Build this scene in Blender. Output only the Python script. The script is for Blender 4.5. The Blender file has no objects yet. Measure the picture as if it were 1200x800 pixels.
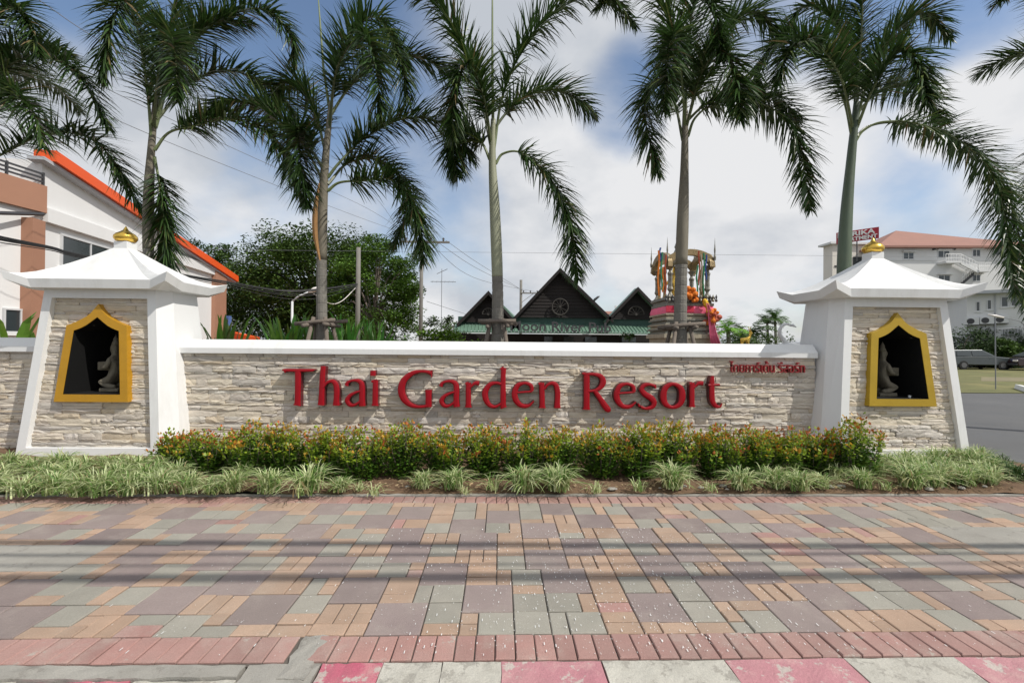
import bpy, bmesh, math, random
from math import sin, cos, tan, atan, atan2, radians as rad, pi, sqrt
from mathutils import Vector, Matrix, noise
from mathutils.geometry import tessellate_polygon
random.seed(7)
SC = bpy.context.scene
COL = SC.collection
# ------------------------------------------------------------------ camera
FPX = 533.0
EYE = Vector((0, 0, 1.57))
_y, _p, _r = rad(1.5), rad(0.32), rad(0.5)
FW = Vector((sin(_y)*cos(_p), cos(_y)*cos(_p), sin(_p)))
_rt = Vector((cos(_y), -sin(_y), 0)); _up = _rt.cross(FW)
RT = _rt*cos(_r) + _up*sin(_r); UP = -_rt*sin(_r) + _up*cos(_r)
cd = bpy.data.cameras.new('camera'); cam = bpy.data.objects.new('camera', cd); COL.objects.link(cam)
m = Matrix((RT, UP, -FW)).transposed().to_4x4(); m.translation = EYE
cam.matrix_world = m
cd.sensor_width = 36; cd.lens = 36*FPX/1200; cd.clip_start = .05; cd.clip_end = 5000
SC.camera = cam
SC.render.resolution_x, SC.render.resolution_y = 1024, 682
# ------------------------------------------------------------------ light
SUNV = Vector((1.85, -1.0, 2.35)).normalized()
el = math.asin(SUNV.z); az = atan2(SUNV.x, SUNV.y)
sl = bpy.data.lights.new('sun', 'SUN'); sl.energy = 3.7; sl.angle = rad(.5); sl.color = (1, .955, .88)
so = bpy.data.objects.new('sun', sl); COL.objects.link(so)
so.rotation_euler = SUNV.to_track_quat('Z', 'Y').to_euler(); so.location = SUNV*50
SC.view_settings.view_transform = 'Standard'; SC.view_settings.look = 'None'
SC.view_settings.exposure = 0; SC.view_settings.gamma = 1
SC.view_settings.use_curve_mapping = False
def raydir(px, py):
    return (FW + RT*((px-600)/FPX) - UP*((py-400)/FPX))
W = bpy.data.worlds.new('World'); SC.world = W; W.use_nodes = True
nt = W.node_tree; N = nt.nodes; L = nt.links
for n in list(N): N.remove(n)
def nd(nt, t, **k):
    n = nt.nodes.new(t)
    for a, b in k.items():
        if a.startswith('i_'):
            n.inputs[int(a[2:])].default_value = b
        else: setattr(n, a, b)
    return n
def mth(nt, op, a, b=None, c=None, clamp=False):
    n = nt.nodes.new('ShaderNodeMath'); n.operation = op; n.use_clamp = clamp
    for i, v in enumerate((a, b, c)):
        if v is None: continue
        if isinstance(v, (int, float)): n.inputs[i].default_value = v
        else: nt.links.new(v, n.inputs[i])
    return n.outputs[0]
out = N.new('ShaderNodeOutputWorld'); bg = N.new('ShaderNodeBackground'); L.new(bg.outputs[0], out.inputs[0])
sky = N.new('ShaderNodeTexSky'); sky.sky_type = 'NISHITA'; sky.sun_disc = False
sky.sun_elevation = el; sky.sun_rotation = az; sky.dust_density = .8; sky.air_density = 1.0
tc = N.new('ShaderNodeTexCoord'); sep = N.new('ShaderNodeSeparateXYZ'); L.new(tc.outputs['Generated'], sep.inputs[0])
den = mth(nt, 'ADD', mth(nt, 'MAXIMUM', sep.outputs[2], 0.0), .45)
comb = N.new('ShaderNodeCombineXYZ')
L.new(mth(nt, 'DIVIDE', sep.outputs[0], den), comb.inputs[0]); L.new(mth(nt, 'DIVIDE', sep.outputs[1], den), comb.inputs[1])
n1 = nd(nt, 'ShaderNodeTexNoise'); n1.inputs['Scale'].default_value = 1.05; n1.inputs['Detail'].default_value = 9; n1.inputs['Roughness'].default_value = .56; n1.inputs['Distortion'].default_value = .25
L.new(comb.outputs[0], n1.inputs['Vector'])
cover = n1.outputs['Fac']
# gaps in the cloud where blue shows, as in the photograph
for (px, py, rpx, amt) in [(310, -10, 260, .26), (60, -60, 200, .18), (520, 260, 100, .15), (728, 118, 85, .26), (930, 40, 120, .13), (1110, 0, 170, .24), (1030, 190, 110, .12), (160, 120, 120, -.22),(640,120,110,-.15),(1120,130,80,-.2),(860,240,200,-.2),(620,10,110,-.12)]:
    d = raydir(px, py).normalized()
    cr = abs((raydir(px+rpx, py).normalized()).dot(d))
    dp = N.new('ShaderNodeVectorMath'); dp.operation = 'DOT_PRODUCT'; L.new(tc.outputs['Generated'], dp.inputs[0]); dp.inputs[1].default_value = d
    mr = N.new('ShaderNodeMapRange'); mr.interpolation_type = 'SMOOTHSTEP'
    mr.inputs[1].default_value = cr - (1-cr)*.3; mr.inputs[2].default_value = 1.0; mr.inputs[3].default_value = 0; mr.inputs[4].default_value = -amt
    L.new(dp.outputs['Value'], mr.inputs[0])
    cover = mth(nt, 'ADD', cover, mr.outputs[0])
mask = N.new('ShaderNodeMapRange'); mask.interpolation_type = 'SMOOTHSTEP'
mask.inputs[1].default_value = .24; mask.inputs[2].default_value = .54; L.new(cover, mask.inputs[0])
n2 = nd(nt, 'ShaderNodeTexNoise'); n2.inputs['Scale'].default_value = 1.9; n2.inputs['Detail'].default_value = 6; n2.inputs['Roughness'].default_value = .55
mp = N.new('ShaderNodeVectorMath'); mp.operation = 'ADD'; mp.inputs[1].default_value = (.35, -.15, 3.3); L.new(comb.outputs[0], mp.inputs[0]); L.new(mp.outputs[0], n2.inputs['Vector'])
cr2 = N.new('ShaderNodeValToRGB'); L.new(n2.outputs['Fac'], cr2.inputs[0])
e = cr2.color_ramp.elements; e[0].position = .40; e[0].color = (.54, .575, .63, 1); e[1].position = .60; e[1].color = (.82, .825, .84, 1)
skm = N.new('ShaderNodeMix'); skm.data_type = 'RGBA'; skm.blend_type = 'MIX'
sks = N.new('ShaderNodeVectorMath'); sks.operation = 'SCALE'; sks.inputs['Scale'].default_value = .145
L.new(sky.outputs[0], sks.inputs[0])
L.new(mask.outputs[0], skm.inputs[0]); L.new(sks.outputs[0], skm.inputs[6]); L.new(cr2.outputs[0], skm.inputs[7])
# strength .1: the sky texture at its usual strength, clouds scaled up to match
sk10 = N.new('ShaderNodeVectorMath'); sk10.operation = 'SCALE'; sk10.inputs['Scale'].default_value = 10
L.new(skm.outputs[2], sk10.inputs[0]); L.new(sk10.outputs[0], bg.inputs[0]); bg.inputs[1].default_value = .10

# ------------------------------------------------------------------ helpers
def at(px, py, Y):
    d = raydir(px, py); return EYE + d*(Y/d.y)
def gr(px, py, z=0.0):
    d = raydir(px, py); return EYE + d*((z-EYE.z)/d.z)
def atX(px, Y): return at(px, 400, Y).x
RK = random.Random(3)
class MB:
    def __init__(s): s.v = []; s.f = []; s.c = []; s.sm = False
    def add(s, vs, fs, col=None):
        b = len(s.v); s.v += [tuple(v) for v in vs]; s.f += [tuple(b+i for i in f) for f in fs]
        if col is not None: s.c += [col]*len(fs)
        return s
    def box(s, cx, cy, cz, sx, sy, sz, rz=0, col=None, tilt=None):
        vs = []
        M = Matrix.Rotation(rz, 3, 'Z')
        if tilt is not None: M = M @ tilt
        for z in (-1, 1):
            for x, y in ((-1, -1), (1, -1), (1, 1), (-1, 1)):
                p = M @ Vector((x*sx/2, y*sy/2, z*sz/2)); vs.append((cx+p.x, cy+p.y, cz+p.z))
        return s.add(vs, [(3,2,1,0),(4,5,6,7),(0,1,5,4),(1,2,6,5),(2,3,7,6),(3,0,4,7)], col)
    def b2(s, x0, x1, y0, y1, z0, z1, col=None):
        return s.box((x0+x1)/2, (y0+y1)/2, (z0+z1)/2, x1-x0, y1-y0, z1-z0, 0, col)
    def tube(s, pts, rs, n=8, col=None, cap=True):
        pts = [Vector(p) for p in pts]
        if isinstance(rs, (int, float)): rs = [rs]*len(pts)
        vs = []; prev = None
        for i, p in enumerate(pts):
            a = pts[max(i-1, 0)]; b = pts[min(i+1, len(pts)-1)]
            t = (b-a).normalized()
            if prev is None:
                u = t.orthogonal().normalized()
            else:
                u = (prev - t*prev.dot(t)).normalized()
            prev = u; w = t.cross(u)
            for k in range(n):
                q = 2*pi*k/n; vs.append(p + (u*cos(q)+w*sin(q))*rs[i])
        fs = []
        for i in range(len(pts)-1):
            for k in range(n):
                a = i*n+k; b = i*n+(k+1) % n; fs.append((a, b, b+n, a+n))
        if cap:
            fs.append(tuple(reversed(range(n)))); fs.append(tuple((len(pts)-1)*n+k for k in range(n)))
        return s.add(vs, fs, col)
    def lathe(s, prof, c, n=20, col=None, ex=1, ey=1):
        vs = []; fs = []
        for r, z in prof:
            for k in range(n):
                q = 2*pi*k/n; vs.append((c[0]+r*cos(q)*ex, c[1]+r*sin(q)*ey, c[2]+z))
        for i in range(len(prof)-1):
            for k in range(n):
                a = i*n+k; b = i*n+(k+1) % n; fs.append((a, b, b+n, a+n))
        fs.append(tuple(reversed(range(n)))); fs.append(tuple((len(prof)-1)*n+k for k in range(n)))
        return s.add(vs, fs, col)
    def prism(s, front, back, holes=(), bholes=(), col=None):
        # front/back: matching 3-D loops; optional matching holes
        loops = [list(map(Vector, front))]+[list(map(Vector, h)) for h in holes]
        bl = [list(map(Vector, back))]+[list(map(Vector, h)) for h in bholes]
        tri = tessellate_polygon([[Vector((p.x, p.z, 0)) if not s_xy(loops[0]) else Vector((p.x, p.y, 0)) for p in l] for l in loops])
        vs = [p for l in loops for p in l]; nf = len(vs); vs += [p for l in bl for p in l]
        fs = [tuple(t) for t in tri]+[tuple(nf+i for i in reversed(t)) for t in tri]
        b = 0
        for l in loops:
            n = len(l)
            for i in range(n):
                j = (i+1) % n; fs.append((b+i, b+j, nf+b+j, nf+b+i))
            b += n
        return s.add(vs, fs, col)
    def mesh(s, name, mat=None, org=(0, 0, 0)):
        me = bpy.data.meshes.new(name); o = org
        me.from_pydata([(v[0]-o[0], v[1]-o[1], v[2]-o[2]) for v in s.v], [], s.f)
        if s.c and len(s.c) == len(s.f):
            a = me.color_attributes.new('col', 'BYTE_COLOR', 'CORNER')
            buf = []
            for p, c in zip(me.polygons, s.c):
                buf += [max(0, min(1, c[0])), max(0, min(1, c[1])), max(0, min(1, c[2])), 1]*p.loop_total
            a.data.foreach_set('color', buf)
        if mat: me.materials.append(mat)
        return me
    def build(s, name, mat, parent=None, smooth=False, org=None, norm=True, bev=0):
        root = parent
        while root is not None and root.parent is not None: root = root.parent
        ro = Vector(root['_o']) if (root is not None and '_o' in root) else Vector((0, 0, 0))
        if org is None: org = ro
        org = Vector(org)
        if parent is None and '_x' == name: pass
        me = s.mesh(name, mat, org)
        if norm or smooth:
            bm = bmesh.new(); bm.from_mesh(me)
            if norm: bmesh.ops.recalc_face_normals(bm, faces=bm.faces)
            bm.to_mesh(me); bm.free()
        if smooth:
            me.shade_smooth()
        o = bpy.data.objects.new(name, me); COL.objects.link(o)
        if bev:
            b = o.modifiers.new('bevel', 'BEVEL'); b.width = bev; b.segments = 2; b.limit_method = 'ANGLE'; b.angle_limit = rad(40)
        if parent is not None:
            o.parent = parent; o.location = org-ro if parent is root else (org - ro)
        else:
            o.location = org; o['_o'] = tuple(org)
        return o
def s_xy(l):
    return max(p.z for p in l)-min(p.z for p in l) < 1e-4
def tag(o, label=None, cat=None, group=None, kind=None):
    if label: o['label'] = label
    if cat: o['category'] = cat
    if group: o['group'] = group
    if kind: o['kind'] = kind
    return o
def thing(name, label, cat, loc, group=None):
    o = bpy.data.objects.new(name, None); COL.objects.link(o); o.empty_display_size = .2
    o.location = loc; o['_o'] = tuple(loc)
    return tag(o, label, cat, group)
def inst(name, me, parent, loc, scale=(1, 1, 1), rot=None):
    o = bpy.data.objects.new(name, me); COL.objects.link(o); o.parent = parent
    ro = Vector(parent['_o']); o.location = Vector(loc)-ro; o.scale = scale
    if rot is not None: o.rotation_euler = rot
    return o
def copy_tree(src, loc, rz=0, scale=1, label=None):
    r = src.copy(); COL.objects.link(r); r.location = loc; r['_o'] = tuple(loc)
    r.rotation_euler = (0, 0, rz); r.scale = (scale,)*3
    if label: r['label'] = label
    for ch in src.children:
        c = ch.copy(); COL.objects.link(c); c.parent = r
        for g in ch.children:
            d = g.copy(); COL.objects.link(d); d.parent = c
    return r
def spline(pts, n=10):
    P = [Vector(p) for p in pts]
    if len(P) < 3: return [P[0].lerp(P[-1], i/n) for i in range(n+1)]
    out = []
    Q = [P[0]*2-P[1]]+P+[P[-1]*2-P[-2]]
    for i in range(1, len(Q)-2):
        a, b, c, d = Q[i-1], Q[i], Q[i+1], Q[i+2]
        for k in range(n):
            t = k/n
            out.append(.5*((2*b)+(c-a)*t+(2*a-5*b+4*c-d)*t*t+(-a+3*b-3*c+d)*t*t*t))
    out.append(P[-1]); return out

# ------------------------------------------------------------------ materials
def pm(name, base, rough=.6, var=.15, vscale=3, bump=.2, bscale=60, metal=0, spec=.5, island=0, hue=None, coords='Object', col=False, trans=0, dirt=0, dcol=(.25, .22, .18), dscale=1.2, coat=0, stretch=None, grain=0, gscale=220, chip=None):
    mt = bpy.data.materials.new(name); mt.use_nodes = True; nt = mt.node_tree
    b = nt.nodes['Principled BSDF']; L = nt.links
    t = nt.nodes.new('ShaderNodeTexCoord'); vec = t.outputs['Object' if coords == 'World' else coords]
    if coords == 'World':
        g = nt.nodes.new('ShaderNodeNewGeometry'); vec = g.outputs['Position']
    if stretch:
        mpn = nt.nodes.new('ShaderNodeMapping'); mpn.inputs['Scale'].default_value = stretch; L.new(vec, mpn.inputs[0]); vec = mpn.outputs[0]
    if col:
        a = nt.nodes.new('ShaderNodeVertexColor'); a.layer_name = 'col'; cur = a.outputs[0]
    else:
        a = nt.nodes.new('ShaderNodeRGB'); a.outputs[0].default_value = (*base, 1); cur = a.outputs[0]
    def mix(fac, c1, c2, bt='MIX'):
        x = nt.nodes.new('ShaderNodeMix'); x.data_type = 'RGBA'; x.blend_type = bt
        if isinstance(fac, (int, float)): x.inputs[0].default_value = fac
        else: L.new(fac, x.inputs[0])
        for i, c in ((6, c1), (7, c2)):
            if isinstance(c, tuple): x.inputs[i].default_value = (*c, 1)
            else: L.new(c, x.inputs[i])
        return x.outputs[2]
    if island or hue:
        oi = nt.nodes.new('ShaderNodeObjectInfo'); ge = nt.nodes.new('ShaderNodeNewGeometry')
        r = mth(nt, 'FRACT', mth(nt, 'ADD', oi.outputs['Random'], ge.outputs['Random Per Island']))
        if hue:
            rp = nt.nodes.new('ShaderNodeValToRGB'); L.new(r, rp.inputs[0]); rp.color_ramp.interpolation = 'CONSTANT'
            els = rp.color_ramp.elements
            while len(els) < len(hue): els.new(.5)
            for i, h in enumerate(hue): els[i].position = i/len(hue); els[i].color = (*h, 1)
            cur = rp.outputs[0]
        if island:
            r2 = mth(nt, 'FRACT', mth(nt, 'MULTIPLY', r, 17.31))
            k = mth(nt, 'ADD', mth(nt, 'MULTIPLY', r2, 2*island), 1-island)
            vm = nt.nodes.new('ShaderNodeVectorMath'); vm.operation = 'SCALE'; L.new(cur, vm.inputs[0]); L.new(k, vm.inputs['Scale']); cur = vm.outputs[0]
    nz = nt.nodes.new('ShaderNodeTexNoise'); nz.inputs['Scale'].default_value = vscale; nz.inputs['Detail'].default_value = 5; nz.inputs['Roughness'].default_value = .6
    L.new(vec, nz.inputs['Vector'])
    if var:
        k = mth(nt, 'ADD', mth(nt, 'MULTIPLY', nz.outputs['Fac'], 4*var), 1-2*var)
        vm = nt.nodes.new('ShaderNodeVectorMath'); vm.operation = 'SCALE'; L.new(cur, vm.inputs[0]); L.new(k, vm.inputs['Scale']); cur = vm.outputs[0]
    if dirt and coords == 'World':
        d2 = nt.nodes.new('ShaderNodeTexNoise'); d2.inputs['Scale'].default_value = .9; d2.inputs['Detail'].default_value = 7; d2.inputs['Roughness'].default_value = .7
        L.new(vec, d2.inputs['Vector'])
        mr2 = nt.nodes.new('ShaderNodeMapRange'); mr2.inputs[1].default_value = .38; mr2.inputs[2].default_value = .68; mr2.inputs[4].default_value = .42
        L.new(d2.outputs['Fac'], mr2.inputs[0]); cur = mix(mr2.outputs[0], cur, tuple(q*.86 for q in dcol))
    if dirt:
        dn = nt.nodes.new('ShaderNodeTexNoise'); dn.inputs['Scale'].default_value = dscale; dn.inputs['Detail'].default_value = 8; dn.inputs['Roughness'].default_value = .68
        L.new(vec, dn.inputs['Vector'])
        mr = nt.nodes.new('ShaderNodeMapRange'); mr.inputs[1].default_value = .52; mr.inputs[2].default_value = .75; mr.inputs[4].default_value = dirt
        L.new(dn.outputs['Fac'], mr.inputs[0]); cur = mix(mr.outputs[0], cur, dcol)
    if chip:
        cn = nt.nodes.new('ShaderNodeTexNoise'); cn.inputs['Scale'].default_value = chip[0]; cn.inputs['Detail'].default_value = 10; cn.inputs['Roughness'].default_value = .72
        L.new(vec, cn.inputs['Vector'])
        mc = nt.nodes.new('ShaderNodeMapRange'); mc.inputs[1].default_value = chip[1]; mc.inputs[2].default_value = chip[1]+.035; mc.inputs[4].default_value = .85
        L.new(cn.outputs['Fac'], mc.inputs[0]); cur = mix(mc.outputs[0], cur, chip[2])
    if grain:
        gn = nt.nodes.new('ShaderNodeTexNoise'); gn.inputs['Scale'].default_value = gscale; gn.inputs['Detail'].default_value = 3; gn.inputs['Roughness'].default_value = .8
        L.new(vec, gn.inputs['Vector'])
        k = mth(nt, 'ADD', mth(nt, 'MULTIPLY', gn.outputs['Fac'], 4*grain), 1-2*grain)
        vm = nt.nodes.new('ShaderNodeVectorMath'); vm.operation = 'SCALE'; L.new(cur, vm.inputs[0]); L.new(k, vm.inputs['Scale']); cur = vm.outputs[0]
    L.new(cur, b.inputs['Base Color'])
    b.inputs['Metallic'].default_value = metal; b.inputs['Specular IOR Level'].default_value = spec
    rr = mth(nt, 'ADD', mth(nt, 'MULTIPLY', nz.outputs['Fac'], .2), rough-.1, clamp=True); L.new(rr, b.inputs['Roughness'])
    if coat: b.inputs['Coat Weight'].default_value = coat; b.inputs['Coat Roughness'].default_value = .08
    if bump:
        bn = nt.nodes.new('ShaderNodeTexNoise'); bn.inputs['Scale'].default_value = bscale; bn.inputs['Detail'].default_value = 6; bn.inputs['Roughness'].default_value = .65
        L.new(vec, bn.inputs['Vector'])
        bu = nt.nodes.new('ShaderNodeBump'); bu.inputs['Strength'].default_value = bump; bu.inputs['Distance'].default_value = .02
        L.new(bn.outputs['Fac'], bu.inputs['Height']); L.new(bu.outputs[0], b.inputs['Normal'])
    if trans:
        tr = nt.nodes.new('ShaderNodeBsdfTranslucent'); L.new(cur, tr.inputs[0])
        sh = nt.nodes.new('ShaderNodeMixShader'); sh.inputs[0].default_value = trans
        o = nt.nodes['Material Output']; L.new(b.outputs[0], sh.inputs[1]); L.new(tr.outputs[0], sh.inputs[2]); L.new(sh.outputs[0], o.inputs[0])
    return mt
M = {}
M['white'] = pm('white_paint', (.79, .795, .79), .55, .035, 1.5, .12, 25, dirt=.34, dcol=(.47, .46, .42), dscale=3.2, stretch=(1, 1, .22))
M['white2'] = pm('white_render', (.77, .77, .765), .7, .03, .6, .05, 8, dirt=.15, dcol=(.5, .49, .46), dscale=.7, stretch=(1, 1, .3))
STONES = [(.66,.585,.47),(.63,.565,.475),(.58,.52,.445),(.66,.59,.48),(.60,.53,.42),(.65,.585,.50),(.50,.46,.41),(.68,.635,.56),(.61,.54,.45),(.58,.49,.37),(.64,.59,.53),(.59,.53,.465)]
M['stone'] = pm('split_stone', (.5, .45, .38), .85, .11, 9, .45, 26, island=.08, hue=STONES, coords='World', stretch=(1, 1, 2.2), grain=.12, gscale=90)
M['joint'] = pm('stone_backing', (.40, .36, .31), .9, .1, 5, .3, 40)
M['gold'] = pm('gold_finial', (.80, .52, .10), .28, .12, 6, .1, 30, metal=.9, dirt=.3, dcol=(.25, .13, .05), dscale=5)
M['goldl'] = pm('ochre_gold_paint', (.52, .27, .014), .4, .08, 4, .12, 60, metal=.2, dirt=.2, dcol=(.3, .16, .03), dscale=5)
M['goldr'] = pm('yellow_gold_paint', (.44, .285, .02), .4, .08, 4, .12, 60, metal=.2, dirt=.15, dcol=(.3, .22, .03), dscale=5)
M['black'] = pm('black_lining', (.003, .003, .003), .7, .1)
M['statue'] = pm('carved_stone', (.17, .15, .11), .8, .25, 9, .6, 40, dirt=.4, dcol=(.14, .13, .1), dscale=6)
M['red'] = pm('red_plastic', (.33, .002, .010), .36, .08, 5, .04, 40, spec=.35, coat=.06)
M['redthai'] = pm('deep_red', (.26, .012, .016), .45, .1)
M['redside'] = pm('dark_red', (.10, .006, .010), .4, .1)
M['paver_purple'] = pm('purple_paver', (.26, .205, .195), .8, .10, 5, .35, 160, island=.14, coords='World', dirt=.62, dcol=(.38, .33, .29), dscale=3.5, grain=.22, gscale=190)
M['paver_grey'] = pm('grey_paver', (.31, .296, .252), .8, .10, 5, .35, 160, island=.12, coords='World', dirt=.5, dcol=(.40, .36, .31), dscale=3.5, grain=.22, gscale=190)
M['paver_orange'] = pm('orange_paver', (.41, .28, .20), .8, .12, 5, .35, 160, island=.14, coords='World', dirt=.55, dcol=(.44, .36, .29), dscale=3.5, grain=.22, gscale=190)
M['brickred'] = pm('red_paver', (.37, .205, .18), .8, .12, 5, .35, 160, island=.14, coords='World', dirt=.75, dcol=(.45, .38, .33), dscale=2.6, grain=.22, gscale=190, chip=(5, .60, (.42, .38, .33)))
M['concrete'] = pm('concrete', (.35, .335, .30), .85, .14, 2.5, .35, 90, coords='World', dirt=.4, dcol=(.25, .23, .20), dscale=3, grain=.22, gscale=190, chip=(6, .57, (.24, .225, .20)))
M['sand'] = pm('joint_sand', (.12, .105, .09), .95, .2, 8, .4, 90, coords='World')
M['kwhite'] = pm('worn_white_paint', (.52, .50, .44), .8, .12, 6, .4, 70, coords='World', dirt=.9, dcol=(.36, .34, .29), dscale=7, grain=.22, gscale=190, chip=(9, .535, (.33, .31, .27)))
M['kpink'] = pm('faded_pink_paint', (.46, .20, .23), .8, .10, 6, .4, 70, coords='World', dirt=.75, dcol=(.60, .42, .38), dscale=5, grain=.22, gscale=190, chip=(7, .555, (.50, .46, .41)))
M['kred'] = pm('strong_red_paint', (.47, .10, .16), .8, .10, 6, .4, 70, coords='World', dirt=.6, dcol=(.55, .42, .36), dscale=6, grain=.22, gscale=190, chip=(8, .56, (.48, .44, .39)))
M['asphalt'] = pm('asphalt', (.11, .112, .115), .85, .15, .8, .4, 120, coords='World', dirt=.4, dcol=(.16, .155, .15), dscale=.5)
M['soil'] = pm('soil', (.15, .088, .05), .95, .3, 6, .8, 35, coords='World', dirt=.5, dcol=(.26, .18, .11), dscale=7)
M['lawn'] = pm('lawn', (.12, .125, .045), .95, .35, .5, .5, 20, coords='World', dirt=.7, dcol=(.30, .26, .10), dscale=.35)
M['drygrass'] = pm('dry_grass', (.22, .19, .11), .95, .3, 2, .4, 30, coords='World')
M['ground'] = pm('ground', (.14, .13, .09), .95, .2, .3, .2, 8, coords='World')
M['leaf'] = pm('leaf', (.1, .2, .05), .45, .12, 6, 0, col=True, trans=.3, spec=.4)
M['palmleaf'] = pm('palm_leaf', (.05, .10, .03), .36, .2, 3, 0, col=True, trans=.22, spec=.5)
M['treeleaf'] = pm('tree_leaf', (.05, .09, .03), .55, .2, 1.2, 0, col=True, trans=.18, spec=.3)
M['bark'] = pm('palm_bark', (.19, .178, .155), .85, .22, 5, .6, 30, dirt=.5, dcol=(.17, .15, .13), dscale=3)
M['shaft'] = pm('green_crownshaft', (.22, .27, .13), .5, .18, 3, .15, 20, dirt=.4, dcol=(.30, .25, .17), dscale=2.5, stretch=(1, 1, .3))
M['petiole'] = pm('petiole', (.17, .21, .09), .5, .15, 4, 0)
M['shaft_pale'] = pm('pale_crownshaft', (.29, .30, .205), .5, .15, 3, .15, 20, dirt=.4, dcol=(.30, .30, .17), dscale=2.5, stretch=(1, 1, .3))
M['shaft_grey'] = pm('grey_brown_shaft', (.185, .165, .125), .7, .2, 3, .3, 20, dirt=.6, dcol=(.17, .15, .10), dscale=2.5, stretch=(1, 1, .3))
M['shaft_dark'] = pm('dark_green_shaft', (.095, .13, .085), .5, .18, 3, .15, 20, dirt=.4, dcol=(.20, .20, .14), dscale=2.5, stretch=(1, 1, .3))
M['petiole2'] = pm('petiole_dark', (.10, .12, .05), .5, .15, 4, 0)
M['pole_wood'] = pm('grey_timber', (.17, .14, .115), .9, .25, 5, .5, 40, stretch=(1, 1, .2))
M['dimwood'] = pm('dim_timber', (.055, .05, .045), .9, .2)
M['orange'] = pm('orange_metal', (.80, .10, .012), .5, .05, 2, 0)
M['brown'] = pm('brown_paint', (.38, .195, .125), .75, .06, 1, .05, 20)
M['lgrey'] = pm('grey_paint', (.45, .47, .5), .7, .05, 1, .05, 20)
M['dark'] = pm('dark_metal', (.05, .05, .055), .5, .1)
M['glass'] = pm('dark_glass', (.03, .04, .045), .12, .1, 2, 0, spec=.8)
M['frame'] = pm('aluminium', (.6, .61, .62), .4, .05)
M['concpole'] = pm('concrete_pole', (.20, .19, .17), .85, .12, 3, .2, 30)
M['greenroof'] = pm('green_metal_roof', (.13, .22, .165), .5, .08, 1, 0, coords='World')
M['greenband'] = pm('dark_green_boards', (.022, .065, .052), .6, .12, 2, 0)
M['plank'] = pm('dark_brown_planks', (.013, .0095, .009), .8, .3, 4, .3, 20, island=.3)
M['tile'] = pm('terracotta_tiles', (.31, .16, .125), .8, .1, .8, .3, 12, dirt=.3, dcol=(.33, .16, .11), dscale=1)
M['signred'] = pm('sign_red', (.36, .012, .03), .5, .08)
M['signwhite'] = pm('sign_white', (.8, .8, .78), .6, .04)
M['apt'] = pm('apartment_render', (.68, .685, .68), .8, .04, .3, .05, 6, dirt=.2, dcol=(.4, .4, .4), dscale=.3)
M['aptp'] = pm('beige_render', (.70, .66, .60), .8, .04, .3, .05, 6)
M['cream'] = pm('cream_ornament', (.40, .35, .26), .6, .2, 12, .7, 30, metal=.1)
M['gilt'] = pm('dull_gilt_mosaic', (.30, .22, .11), .45, .45, 30, .6, 50, metal=.35)
M['silver'] = pm('silver_mosaic', (.26, .25, .21), .4, .45, 30, .6, 50, metal=.35)
M['pinkc'] = pm('pink_cloth', (.85, .16, .28), .8, .12, 5, .3, 12)
M['redc'] = pm('crimson_cloth', (.55, .03, .07), .8, .12, 5, .3, 12)
M['ogar'] = pm('orange_marigold', (.75, .20, .015), .8, .2, 30, .8, 60)
M['ygar'] = pm('yellow_marigold', (.88, .55, .04), .8, .2, 30, .8, 60)
M['rgar'] = pm('red_ribbon', (.40, .08, .04), .7, .2, 10, .3, 20)
M['ggar'] = pm('green_ribbon', (.04, .25, .12), .7, .2, 10, .3, 20)
M['bgar'] = pm('blue_ribbon', (.04, .09, .32), .7, .2, 10, .3, 20)
M['carg'] = pm('grey_car_paint', (.06, .07, .075), .3, .04, 2, 0, metal=.3, coat=.5)
M['card'] = pm('dark_car_paint', (.022, .006, .008), .25, .04, 2, 0, metal=.3, coat=.6)
M['tyre'] = pm('tyre', (.02, .02, .02), .9, .1)
M['rim'] = pm('rim', (.16, .16, .17), .45, .1, metal=.5)
M['lamp'] = pm('lamp_glass', (.8, .75, .7), .3, .05)
M['cable'] = pm('black_cable', (.02, .02, .02), .6, .1)
M['wire'] = pm('grey_wire', (.22, .23, .25), .6, .1)
M['bluec'] = pm('blue_sheet', (.10, .20, .45), .6, .1)
M['litter'] = pm('dry_litter', (.33, .24, .14), .9, .25, 12, 0, island=.4)

# ------------------------------------------------------------------ ground, road, paving
def struct(o): return tag(o, kind='structure')
mb = MB()
mb.add([(-900, -900, -.16), (900, -900, -.16), (900, 900, -.16), (-900, 900, -.16)], [(0, 1, 2, 3)])
struct(mb.build('ground', M['ground'], org=(0, 0, -.16)))
# street in front of the kerb (camera stands on it) and the driveway beside the right pillar
mb = MB(); mb.add([(-60, -12, -.13), (60, -12, -.13), (60, 2.3, -.13), (-60, 2.3, -.13)], [(0, 1, 2, 3)])
struct(mb.build('street', M['asphalt'], org=(0, 0, -.13)))
mb = MB()
mb.add([(6.75, 4.9, -.012), (40, 4.9, -.012), (40, 15.5, -.012), (6.75, 15.5, -.012)], [(0, 1, 2, 3)])
struct(mb.build('driveway', M['asphalt'], org=(6.9, 5, 0)))
mb = MB(); mb.add([(6.75, 15.6, -.004), (70, 15.6, -.004), (70, 36, -.004), (6.75, 36, -.004)], [(0, 1, 2, 3)])
struct(mb.build('lawn', M['lawn'], org=(8, 16, 0)))
mb = MB(); mb.add([(-30, 6.8, -.02), (6.74, 6.8, -.02), (6.74, 60, -.02), (-30, 60, -.02)], [(0, 1, 2, 3)])
struct(mb.build('garden_ground', M['soil'], org=(0, 8, 0)))

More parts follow.
